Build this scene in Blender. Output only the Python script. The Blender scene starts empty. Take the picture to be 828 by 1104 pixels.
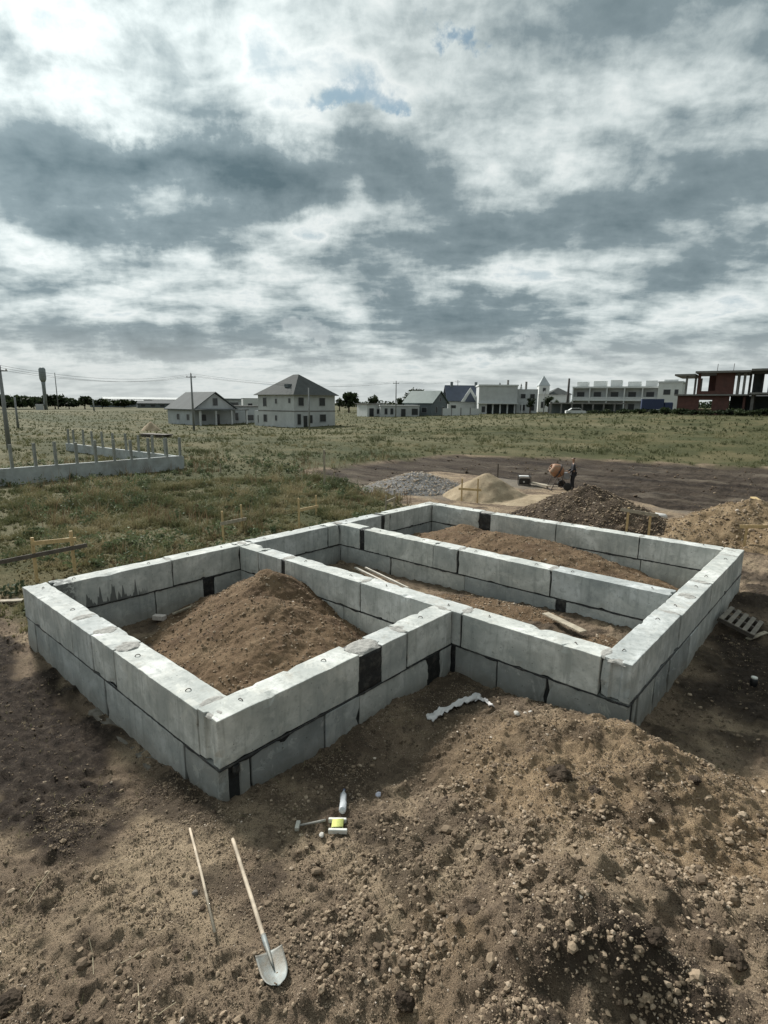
import bpy, bmesh, math, random
import numpy as np
from mathutils import Vector, Matrix, noise as mnoise

random.seed(7)
rng = np.random.default_rng(7)
R = math.radians
scene = bpy.context.scene
COL = scene.collection

# ------------------------------------------------------------------ camera
CAM = np.array([11.5176, -2.8316, 3.4082])
FPX, PITCH, ROLL, YAW = 592.04, 0.1957, 0.0088, -0.7261
_F = np.array([math.sin(YAW)*math.cos(PITCH), math.cos(YAW)*math.cos(PITCH), -math.sin(PITCH)])
_R = np.array([math.cos(YAW), -math.sin(YAW), 0.0]); _U = np.cross(_R, _F)
R2 = _R*math.cos(ROLL)+_U*math.sin(ROLL); U2 = _U*math.cos(ROLL)-_R*math.sin(ROLL)
cam = bpy.data.cameras.new('camera'); co = bpy.data.objects.new('camera', cam); COL.objects.link(co)
cam.sensor_fit = 'VERTICAL'; cam.sensor_height = 36.0; cam.sensor_width = 27.0
cam.lens = FPX/1104*36.0; cam.clip_start = 0.05; cam.clip_end = 9000
co.matrix_world = Matrix(((R2[0], U2[0], -_F[0], CAM[0]), (R2[1], U2[1], -_F[1], CAM[1]), (R2[2], U2[2], -_F[2], CAM[2]), (0, 0, 0, 1)))
scene.camera = co

def ray(px, py):
    return _F+R2*(px-414)/FPX-U2*(py-552)/FPX
def P(px, py, z=-1.15):
    d = ray(px, py); t = (z-CAM[2])/d[2]; p = CAM+d*t
    return Vector((p[0], p[1], z))
def D(px, dist, py=434):
    d = ray(px, py)[:2]; d = d/np.linalg.norm(d)
    return Vector((CAM[0]+d[0]*dist, CAM[1]+d[1]*dist))
def Z(px, py, dist):
    d = ray(px, py); return CAM[2]+d[2]/np.linalg.norm(d[:2])*dist

# ------------------------------------------------------------------ world, sun, exposure
SUN_AZ, SUN_EL = 168.0, 36.0      # azimuth counter-clockwise from +x
world = bpy.data.worlds.new('World'); scene.world = world; world.use_nodes = True
nt = world.node_tree; nt.nodes.clear()
class NT:
    def __init__(s, tree): s.t = tree
    def n(s, typ, **kw):
        nd = s.t.nodes.new(typ)
        for k, v in kw.items(): setattr(nd, k, v)
        return nd
    def lk(s, a, b): s.t.links.new(a, b)
    def val(s, sock, v):
        if isinstance(v, bpy.types.NodeSocket): s.lk(v, sock)
        else: sock.default_value = v
    def m(s, op, a, b=0.0, c=0.0, clamp=False):
        nd = s.n('ShaderNodeMath', operation=op, use_clamp=clamp)
        s.val(nd.inputs[0], a); s.val(nd.inputs[1], b)
        if op in ('MULTIPLY_ADD',): s.val(nd.inputs[2], c)
        return nd.outputs[0]
    def rng(s, v, a, b, c=0.0, d=1.0, smooth=True):
        nd = s.n('ShaderNodeMapRange'); nd.interpolation_type = 'SMOOTHSTEP' if smooth else 'LINEAR'
        s.val(nd.inputs['Value'], v); nd.inputs['From Min'].default_value = a; nd.inputs['From Max'].default_value = b
        nd.inputs['To Min'].default_value = c; nd.inputs['To Max'].default_value = d
        return nd.outputs[0]
    def noise(s, vec, scale, detail=6, rough=0.55, dist=0.0, out=0):
        nd = s.n('ShaderNodeTexNoise'); s.lk(vec, nd.inputs['Vector'])
        nd.inputs['Scale'].default_value = scale; nd.inputs['Detail'].default_value = detail
        nd.inputs['Roughness'].default_value = rough; nd.inputs['Distortion'].default_value = dist
        return nd.outputs[out]
    def mix(s, f, a, b, blend='MIX'):
        nd = s.n('ShaderNodeMix', data_type='RGBA', blend_type=blend)
        s.val(nd.inputs[0], f)
        for k, v in ((6, a), (7, b)):
            if isinstance(v, tuple): v = tuple(v)+((1.0,) if len(v) == 3 else ())
            s.val(nd.inputs[k], v)
        return nd.outputs[2]
    def ramp(s, f, pts):
        nd = s.n('ShaderNodeValToRGB'); s.lk(f, nd.inputs[0]); cr = nd.color_ramp
        while len(cr.elements) < len(pts): cr.elements.new(0.5)
        for e, (p, c) in zip(cr.elements, pts): e.position = p; e.color = tuple(c)+(1.0,)
        return nd.outputs[0]
W = NT(nt)
sky = W.n('ShaderNodeTexSky', sky_type='NISHITA'); sky.sun_disc = False
sky.sun_elevation = R(SUN_EL); sky.sun_rotation = R(90-SUN_AZ)
tc = W.n('ShaderNodeTexCoord').outputs['Generated']
sep = W.n('ShaderNodeSeparateXYZ'); W.lk(tc, sep.inputs[0])
dx, dy, dz = sep.outputs
zc = W.m('ADD', W.m('MAXIMUM', dz, 0.0), 0.20)
comb = W.n('ShaderNodeCombineXYZ'); W.lk(W.m('DIVIDE', dx, zc), comb.inputs[0]); W.lk(W.m('DIVIDE', dy, zc), comb.inputs[1])
# the cloud layer flattened towards the horizon
cp = comb.outputs[0]
rot = W.n('ShaderNodeVectorRotate', rotation_type='Z_AXIS'); W.lk(cp, rot.inputs['Vector']); rot.inputs['Angle'].default_value = YAW
mp = W.n('ShaderNodeMapping'); W.lk(rot.outputs[0], mp.inputs['Vector']); mp.inputs['Scale'].default_value = (0.75, 1.0, 1.0); mp.inputs['Location'].default_value = (3.1, 5.3, 0)
cl = mp.outputs[0]
n1 = W.noise(cl, 1.5, 9, 0.55, 0.3)
n2 = W.noise(cl, 4.4, 8, 0.58, 0.2)
# cauliflower edges from a fractal cell pattern, warped by noise
wv_ = W.noise(cl, 3.0, 4, 0.6, 0.0, out=1)
va = W.n('ShaderNodeVectorMath', operation='MULTIPLY_ADD'); W.lk(wv_, va.inputs[0]); va.inputs[1].default_value = (0.35, 0.35, 0.35); W.lk(cl, va.inputs[2])
def puffs(vec, sc, det):
    v_ = W.n('ShaderNodeTexVoronoi', feature='F1', voronoi_dimensions='2D' if det > 2 else '3D'); W.lk(vec, v_.inputs['Vector']); v_.inputs['Scale'].default_value = sc
    v_.inputs['Detail'].default_value = det; v_.inputs['Roughness'].default_value = 0.55; v_.normalize = True
    return v_.outputs['Distance']
n3 = W.m('SUBTRACT', 1.0, puffs(va.outputs[0], 3.2, 3.0))
n4 = W.noise(tc, 15.0, 9, 0.64, 0.25)
wob = W.noise(tc, 6.5, 8, 0.64, 0.0, out=1)
ws = W.n('ShaderNodeSeparateColor'); W.lk(wob, ws.inputs[0])
az = W.m('ADD', W.m('ARCTAN2', dy, dx), W.m('MULTIPLY', W.m('SUBTRACT', ws.outputs[0], 0.5), 0.34))
el = W.m('ADD', W.m('ARCSINE', dz), W.m('MULTIPLY', W.m('SUBTRACT', ws.outputs[1], 0.5), 0.15))
def blob(px, py, rx, ry, amp, total):
    d = ray(px, py); d = d/np.linalg.norm(d)
    a0 = math.atan2(d[1], d[0]); e0 = math.asin(d[2])
    k = 1/FPX/np.linalg.norm(ray(px, py))
    sx = rx*k/math.cos(e0)*1.15; sy = ry*k*1.1
    u = W.m('DIVIDE', W.m('SUBTRACT', az, a0), sx); v = W.m('DIVIDE', W.m('SUBTRACT', el, e0), sy)
    r2 = W.m('ADD', W.m('MULTIPLY', u, u), W.m('MULTIPLY', v, v))
    g = W.m('MULTIPLY', W.m('EXPONENT', W.m('MULTIPLY', r2, -0.8)), amp)
    return g if total is None else W.m('ADD', total, g)
dk = None
for b in [(70, 165, 95, 26, .50), (0, 200, 110, 24, .40), (345, 180, 120, 26, .60), (220, 175, 70, 20, .34), (140, 130, 30, 14, -.2), (165, 262, 60, 13, .3), (60, 255, 70, 14, .16), (160, 368, 58, 11, .62),
          (320, 382, 56, 9, .42), (440, 270, 70, 18, .2), (700, 185, 70, 30, .38), (820, 195, 60, 45, .30), (600, 250, 110, 24, .28), (800, 270, 80, 30, .28),
          (430, 285, 80, 22, .28), (500, 335, 110, 20, .42), (550, 378, 62, 9, .50), (460, 345, 70, 14, .2), (100, 315, 70, 12, .16),
          (90, 50, 60, 16, .10), (10, 70, 30, 25, .16), (640, 90, 260, 70, .10), (300, 20, 60, 14, .08), (400, 310, 60, 12, .14),
          (20, 15, 70, 34, -.34), (540, 195, 60, 30, -.22), (480, 160, 60, 26, -.15), (770, 60, 70, 60, .08), (240, 75, 130, 32, -.24), (400, 60, 90, 40, -.16), (620, 150, 60, 30, -.05), (560, 300, 90, 8, -.14), (330, 235, 60, 10, -.22), (700, 330, 120, 16, -.12), (240, 285, 100, 14, -.16),
          (300, 330, 120, 14, -.1), (30, 290, 80, 14, -.14), (700, 215, 30, 7, -.14), (470, 305, 60, 7, -.1), (200, 400, 420, 14, -.10), (640, 405, 300, 14, -.06)]:
    dk = blob(*b, dk)
blue = None
for b in [(375, 100, 46, 9, 1.0), (340, 108, 34, 5, .8), (404, 78, 18, 15, .8), (440, 101, 16, 7, .9), (508, 27, 15, 8, 1.1), (485, 97, 12, 5, .6)]:
    blue = blob(*b, blue)
dens = W.m('ADD', W.m('MULTIPLY', W.m('SUBTRACT', n1, 0.5), 1.25), W.m('MULTIPLY', W.m('SUBTRACT', n2, 0.5), 1.05))
dens = W.m('ADD', dens, W.m('MULTIPLY', W.m('SUBTRACT', n3, 0.66), 0.85))
dens = W.m('ADD', dens, W.m('MULTIPLY', W.m('SUBTRACT', n4, 0.5), 0.60))
dens = W.m('ADD', W.m('ADD', W.m('MULTIPLY', dens, 0.86), 0.315), W.m('MULTIPLY', dk, 0.66))
# thin cloud is a bluish veil, its backlit rims glow, its thick cores are slate
ccol = W.ramp(dens, [(0.0, (0.54, 0.63, 0.66)), (0.15, (0.80, 0.85, 0.84)), (0.27, (0.64, 0.71, 0.71)), (0.40, (0.44, 0.51, 0.52)), (0.55, (0.235, 0.30, 0.325)), (1.0, (0.105, 0.155, 0.178))])
puff = None
for b in [(322, 362, 26, 9, .8), (350, 366, 26, 8, .6), (645, 376, 20, 8, .9), (580, 366, 8, 10, .8), (590, 378, 14, 5, .5), (425, 330, 26, 5, .6), (790, 384, 30, 5, .6), (90, 372, 20, 4, .4), (720, 388, 30, 4, .4)]:
    puff = blob(*b, puff)
pm = W.rng(W.m('ADD', puff, W.m('MULTIPLY', W.m('SUBTRACT', W.m('SUBTRACT', 1.0, puffs(tc, 30.0, 2.0)), 0.7), 1.6)), 0.30, 0.80)
ccol = W.mix(W.m('MULTIPLY', pm, 0.38), ccol, W.ramp(W.noise(tc, 40, 6, .6), [(0.35, (.50, .56, .58)), (0.6, (.70, .75, .75))]))
ccol = W.mix(W.rng(dz, 0.15, 0.0, 0.0, 0.7), ccol, (0.66, 0.69, 0.67))
# brighter cloud towards the veiled sun
sd = Vector((math.cos(R(SUN_EL))*math.cos(R(SUN_AZ)), math.cos(R(SUN_EL))*math.sin(R(SUN_AZ)), math.sin(R(SUN_EL))))
dp = W.n('ShaderNodeVectorMath', operation='DOT_PRODUCT'); W.lk(tc, dp.inputs[0]); dp.inputs[1].default_value = sd
glow = W.rng(dp.outputs['Value'], 0.82, 1.0, 0.0, 0.40)
back = W.rng(dp.outputs['Value'], -0.8, 0.3, 0.34, 1.0)
ccol = W.mix(1.0, ccol, W.ramp(back, [(0, (0, 0, 0)), (1, (1, 1, 1))]), 'MULTIPLY')
bg1 = W.n('ShaderNodeBackground'); W.lk(ccol, bg1.inputs[0]); W.lk(W.m('MULTIPLY', W.m('ADD', glow, 1.0), 0.43), bg1.inputs[1])
bg2 = W.n('ShaderNodeBackground'); W.lk(W.mix(1.0, sky.outputs[0], (0.60, 0.74, 0.68), 'MULTIPLY'), bg2.inputs[0]); bg2.inputs[1].default_value = 0.05
bm_ = W.m('MULTIPLY', W.rng(W.m('ADD', blue, W.m('MULTIPLY', W.m('SUBTRACT', W.noise(tc, 14, 6, .65, .2), 0.5), 1.6)), 0.35, 1.25), 0.85)
mxs = W.n('ShaderNodeMixShader'); W.lk(bm_, mxs.inputs[0]); W.lk(bg1.outputs[0], mxs.inputs[1]); W.lk(bg2.outputs[0], mxs.inputs[2])
wo = W.n('ShaderNodeOutputWorld'); W.lk(mxs.outputs[0], wo.inputs[0])

sl = bpy.data.lights.new('sun', 'SUN'); sl.energy = 2.5; sl.angle = R(8); sl.color = (1.0, 0.965, 0.91)
so = bpy.data.objects.new('sun', sl); COL.objects.link(so)
so.rotation_euler = sd.to_track_quat('Z', 'Y').to_euler(); so.location = (0, 0, 30)
scene.view_settings.view_transform = 'Standard'; scene.view_settings.look = 'None'
scene.view_settings.gamma = 1; scene.view_settings.use_curve_mapping = False
scene.view_settings.exposure = 1.24

# ------------------------------------------------------------------ numpy noise
_perm = rng.permutation(4096).astype(np.int64)
_ang = rng.random(4096)*2*np.pi
_gx, _gy = np.cos(_ang), np.sin(_ang)
def perlin(x, y):
    xi = np.floor(x).astype(np.int64); yi = np.floor(y).astype(np.int64); xf = x-xi; yf = y-yi
    u = xf*xf*xf*(xf*(xf*6-15)+10); v = yf*yf*yf*(yf*(yf*6-15)+10)
    def g(ix, iy, fx, fy):
        h = _perm[(_perm[ix & 4095]+iy) & 4095]; return _gx[h]*fx+_gy[h]*fy
    a = g(xi, yi, xf, yf); b = g(xi+1, yi, xf-1, yf); c = g(xi, yi+1, xf, yf-1); d = g(xi+1, yi+1, xf-1, yf-1)
    return (a+(b-a)*u)+((c+(d-c)*u)-(a+(b-a)*u))*v
def fbm(x, y, s, o=4, gain=0.5):
    r = 0; a = 1.0
    for i in range(o):
        r = r+a*perlin(x/s+17.3*i, y/s-9.1*i); s = s*0.5; a *= gain
    return r
def ss(v, a, b):
    t = np.clip((v-a)/(b-a), 0, 1); return t*t*(3-2*t)
def poly_sd(x, y, poly):
    """signed distance to polygon, positive inside"""
    d = np.full(np.shape(x), 1e9); inside = np.zeros(np.shape(x), bool)
    n = len(poly)
    for i in range(n):
        x0, y0 = poly[i]; x1, y1 = poly[(i+1) % n]
        ex, ey = x1-x0, y1-y0; L = ex*ex+ey*ey
        t = np.clip(((x-x0)*ex+(y-y0)*ey)/L, 0, 1)
        d = np.minimum(d, np.hypot(x-x0-t*ex, y-y0-t*ey))
        c = ((y0 > y) != (y1 > y))
        if y1 != y0: inside ^= c & (x < (x1-x0)*(y-y0)/(y1-y0)+x0)
    return np.where(inside, d, -d)

# ------------------------------------------------------------------ object helpers
def link(name, me, mat, parent=None, loc=None):
    o = bpy.data.objects.new(name, me); COL.objects.link(o)
    if mat is not None:
        for m in (mat if isinstance(mat, (list, tuple)) else [mat]): me.materials.append(m)
    if parent is not None: o.parent = parent
    if loc is not None: o.location = loc
    return o
def tag(o, label, cat, group=None, kind=None):
    if label: o['label'] = label
    if cat: o['category'] = cat
    if group: o['group'] = group
    if kind: o['kind'] = kind
    return o
def struct(o): o['kind'] = 'structure'; return o
def empty(name, loc, rz=0.0):
    o = bpy.data.objects.new(name, None); COL.objects.link(o); o.location = loc; o.rotation_euler = (0, 0, rz)
    o.empty_display_size = 0.2; return o
def np_mesh(name, V, F, smooth=False, attrs=None):
    V = np.asarray(V, np.float32); me = bpy.data.meshes.new(name)
    F = np.asarray(F, np.int32); k = F.shape[1]; nf = len(F)
    me.vertices.add(len(V)); me.vertices.foreach_set('co', V.ravel())
    me.loops.add(nf*k); me.loops.foreach_set('vertex_index', F.ravel())
    me.polygons.add(nf); me.polygons.foreach_set('loop_start', np.arange(nf, dtype=np.int32)*k)
    me.update(calc_edges=True)
    me.polygons.foreach_set('use_smooth', np.full(nf, smooth)); me.update()
    if attrs:
        for an, av in attrs.items():
            at = me.attributes.new(an, 'FLOAT', 'POINT'); at.data.foreach_set('value', np.asarray(av, np.float32).ravel())
    return me
class MB:
    def __init__(s): s.b = bmesh.new()
    def box(s, x0, x1, y0, y1, z0, z1, M=None, bev=0.0):
        r = bmesh.ops.create_cube(s.b, size=1.0); vs = r['verts']
        for v in vs:
            v.co = Vector(((x0+x1)/2+v.co.x*(x1-x0), (y0+y1)/2+v.co.y*(y1-y0), (z0+z1)/2+v.co.z*(z1-z0)))
        if bev:
            es = list({e for v in vs for e in v.link_edges})
            rr = bmesh.ops.bevel(s.b, geom=es, offset=bev, segments=1, affect='EDGES'); vs = list({v for f in rr['faces'] for v in f.verts} | {v for v in vs if v.is_valid})
        if M is not None:
            for v in vs: v.co = M @ v.co
        return s
    def beam(s, a, b, w, h=None, up=(0, 0, 1)):
        a = Vector(a); b = Vector(b); h = h or w; d = b-a; L = d.length; d.normalize()
        up = Vector(up)
        if abs(d.dot(up)) > 0.98: up = Vector((1, 0, 0))
        r = d.cross(up).normalized(); u = r.cross(d)
        M = Matrix(((r.x, d.x, u.x, a.x), (r.y, d.y, u.y, a.y), (r.z, d.z, u.z, a.z), (0, 0, 0, 1)))
        return s.box(-w/2, w/2, 0, L, -h/2, h/2, M)
    def tube(s, pts, r, seg=8, cap=True):
        pts = [Vector(p) for p in pts]; rs = r if isinstance(r, (list, tuple)) else [r]*len(pts)
        rings = []; pr = None
        for i, p in enumerate(pts):
            d = (pts[min(i+1, len(pts)-1)]-pts[max(i-1, 0)]).normalized()
            if pr is None: pr = d.orthogonal().normalized()
            pr = (pr-d*pr.dot(d)).normalized(); q = d.cross(pr)
            rings.append([s.b.verts.new(p+(pr*math.cos(2*math.pi*k/seg)+q*math.sin(2*math.pi*k/seg))*rs[i]) for k in range(seg)])
        for i in range(len(rings)-1):
            for k in range(seg): s.b.faces.new((rings[i][k], rings[i][(k+1) % seg], rings[i+1][(k+1) % seg], rings[i+1][k]))
        if cap: s.b.faces.new(rings[0][::-1]); s.b.faces.new(rings[-1])
        return s
    def lathe(s, prof, seg=16, M=None):
        rings = []
        for (r, z) in prof: rings.append([s.b.verts.new(Vector((r*math.cos(2*math.pi*k/seg), r*math.sin(2*math.pi*k/seg), z))) for k in range(seg)])
        for i in range(len(rings)-1):
            for k in range(seg): s.b.faces.new((rings[i][k], rings[i][(k+1) % seg], rings[i+1][(k+1) % seg], rings[i+1][k]))
        s.b.faces.new(rings[0][::-1]); s.b.faces.new(rings[-1])
        if M is not None:
            for rg in rings:
                for v in rg: v.co = M @ v.co
        return s
    def prism(s, poly, d0, d1, fn):
        a = [s.b.verts.new(fn(p, d0)) for p in poly]; c = [s.b.verts.new(fn(p, d1)) for p in poly]; n = len(poly)
        s.b.faces.new(a[::-1]); s.b.faces.new(c)
        for i in range(n): s.b.faces.new((a[i], a[(i+1) % n], c[(i+1) % n], c[i]))
        return s
    def build(s, name, mat, parent=None, smooth=False, loc=None, jit=0.0):
        bmesh.ops.recalc_face_normals(s.b, faces=s.b.faces)
        if jit:
            for v in s.b.verts: v.co += Vector([random.uniform(-jit, jit) for _ in range(3)])
        me = bpy.data.meshes.new(name); s.b.to_mesh(me); s.b.free()
        if smooth:
            for p in me.polygons: p.use_smooth = True
        return link(name, me, mat, parent, loc)

# ------------------------------------------------------------------ materials
MATS = {}
def new_mat(name):
    m = bpy.data.materials.new(name); m.use_nodes = True; t = m.node_tree; t.nodes.clear()
    N = NT(t); bs = N.n('ShaderNodeBsdfPrincipled'); out = N.n('ShaderNodeOutputMaterial'); N.lk(bs.outputs[0], out.inputs[0])
    return m, N, bs
def simple(name, col, rough=0.8, var=0.25, scale=6.0, metal=0.0, bump=0.15, bscale=None, rnd=0.0, dirt=None, dirt_amt=0.5):
    if name in MATS: return MATS[name]
    m, N, bs = new_mat(name)
    obj = N.n('ShaderNodeTexCoord').outputs['Object']
    f = N.noise(obj, scale, 6, 0.6)
    lo = tuple(c*(1-var) for c in col); hi = tuple(min(1, c*(1+var)) for c in col)
    c = N.ramp(f, [(0.3, lo), (0.7, hi)])
    if dirt:
        f2 = N.rng(N.noise(obj, scale*0.37, 7, 0.65, 0.3), 0.48, 0.66)
        c = N.mix(N.m('MULTIPLY', f2, dirt_amt), c, dirt)
    if rnd:
        oi = N.n('ShaderNodeObjectInfo').outputs['Random']
        c = N.mix(1.0, c, N.ramp(oi, [(0, (1-rnd,)*3), (1, (1, 1, 1))]), 'MULTIPLY')
    N.lk(c, bs.inputs['Base Color']); bs.inputs['Roughness'].default_value = rough; bs.inputs['Metallic'].default_value = metal
    if bump:
        b = N.n('ShaderNodeBump'); b.inputs['Strength'].default_value = bump; b.inputs['Distance'].default_value = 0.02
        N.lk(N.noise(obj, bscale or scale*6, 8, 0.65), b.inputs['Height']); N.lk(b.outputs[0], bs.inputs['Normal'])
    MATS[name] = m; return m

def concrete_mat(name, splash=False, tone=1.0):
    m, N, bs = new_mat(name)
    geo = N.n('ShaderNodeNewGeometry'); pos = geo.outputs['Position']
    oi = N.n('ShaderNodeObjectInfo').outputs['Random']
    a = N.noise(pos, 1.7, 8, 0.62, 0.4); bn = N.noise(pos, 9.0, 8, 0.7); cn = N.noise(pos, 55.0, 5, 0.7)
    mpv = N.n('ShaderNodeMapping'); N.lk(pos, mpv.inputs[0]); mpv.inputs['Scale'].default_value = (7, 7, 0.7)
    st = N.noise(mpv.outputs[0], 1.3, 6, 0.65)
    c = N.ramp(a, [(0.3, (.34*tone, .365*tone, .36*tone)), (0.5, (.47*tone, .49*tone, .475*tone)), (0.68, (.69*tone, .71*tone, .70*tone))])
    c = N.mix(N.m('MULTIPLY', N.rng(bn, 0.50, 0.68), 0.6), c, (.27, .29, .285))
    c = N.mix(N.m('MULTIPLY', N.rng(st, 0.50, 0.66), 0.5), c, (.27, .29, .28))
    c = N.mix(N.m('MULTIPLY', N.rng(cn, 0.60, 0.74), 0.5), c, (.22, .23, .22))
    blot = N.m('MULTIPLY', N.rng(N.noise(pos, 3.3, 9, 0.72, 0.8), 0.54, 0.62), 0.35)
    c = N.mix(blot, c, (.66, .66, .62)); pits = N.rng(N.noise(pos, 26.0, 3, 0.5), 0.69, 0.73)
    c = N.mix(N.m('MULTIPLY', pits, 0.75), c, (.12, .12, .115))
    # earth splashed near the ground and dust lying on the upper faces
    sp = N.n('ShaderNodeSeparateXYZ'); N.lk(pos, sp.inputs[0])
    low = N.m('MULTIPLY', N.rng(N.m('ADD', sp.outputs[2], N.m('MULTIPLY', bn, 0.35)), -0.98, -0.62, 1.0, 0.0), 0.45)
    c = N.mix(low, c, (.20, .165, .12))
    sn = N.n('ShaderNodeSeparateXYZ'); N.lk(geo.outputs['Normal'], sn.inputs[0])
    top = N.m('MULTIPLY', N.rng(sn.outputs[2], 0.6, 0.95), N.rng(N.noise(pos, 4.0, 9, 0.75), 0.52, 0.66))
    c = N.mix(N.m('MULTIPLY', top, 0.38), c, (.36, .33, .28))
    c = N.mix(1.0, c, N.ramp(oi, [(0, (.80, .82, .83)), (0.5, (.95, .95, .94)), (1, (1.05, 1.04, 1.0))]), 'MULTIPLY')
    if splash:   # tar runs painted along the lower edge of this block
        cmb = N.n('ShaderNodeCombineXYZ'); N.lk(sp.outputs[1], cmb.inputs[1])
        h = N.m('ADD', N.rng(N.noise(cmb.outputs[0], 6.5, 2, 0.8), 0.42, 0.72, 0.0, 0.42), N.m('MULTIPLY', N.rng(N.noise(cmb.outputs[0], 1.1, 1, 0.5), .4, .6), .05))
        zz = N.m('ADD', N.m('ADD', sp.outputs[2], 0.60), N.m('MULTIPLY', N.m('SUBTRACT', bn, 0.5), 0.10))
        msk = N.rng(N.m('SUBTRACT', h, zz), -0.01, 0.015)
        msk = N.m('MULTIPLY', msk, N.rng(sp.outputs[1], 2.3, 1.9))
        lft = N.m('MULTIPLY', N.rng(sp.outputs[1], 0.80, 0.72), N.rng(bn, 0.42, 0.5))
        c = N.mix(N.m('MAXIMUM', N.m('MULTIPLY', msk, 0.8), N.m('MULTIPLY', lft, 0.75)), c, (.055, .06, .06))
    N.lk(c, bs.inputs['Base Color']); bs.inputs['Roughness'].default_value = 0.9
    b1 = N.n('ShaderNodeBump'); b1.inputs['Strength'].default_value = 0.5; b1.inputs['Distance'].default_value = 0.01
    N.lk(N.m('ADD', N.m('MULTIPLY', bn, 1.2), N.m('MULTIPLY', cn, 0.5)), b1.inputs['Height']); N.lk(b1.outputs[0], bs.inputs['Normal'])
    return m

def soil_mat(name, c1, c2, c3, sc=1.0, bump=0.9):
    m, N, bs = new_mat(name)
    pos = N.n('ShaderNodeNewGeometry').outputs['Position']
    a = N.noise(pos, 1.6*sc, 8, 0.65, 0.3); b = N.noise(pos, 14*sc, 8, 0.7); g = N.noise(pos, 60*sc, 5, 0.7)
    c = N.ramp(a, [(0.32, c1), (0.52, c2), (0.70, c3)])
    c = N.mix(N.m('MULTIPLY', N.rng(b, 0.5, 0.68), 0.6), c, tuple(x*0.45 for x in c1))
    c = N.mix(N.m('MULTIPLY', N.rng(g, 0.6, 0.72), 0.7), c, tuple(min(1, x*1.9) for x in c3))
    N.lk(c, bs.inputs['Base Color']); bs.inputs['Roughness'].default_value = 0.97; bs.inputs['Specular IOR Level'].default_value = 0.15
    bb = N.n('ShaderNodeBump'); bb.inputs['Strength'].default_value = bump; bb.inputs['Distance'].default_value = 0.03
    N.lk(N.m('ADD', b, N.m('MULTIPLY', g, 0.4)), bb.inputs['Height']); N.lk(bb.outputs[0], bs.inputs['Normal'])
    return m

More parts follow.
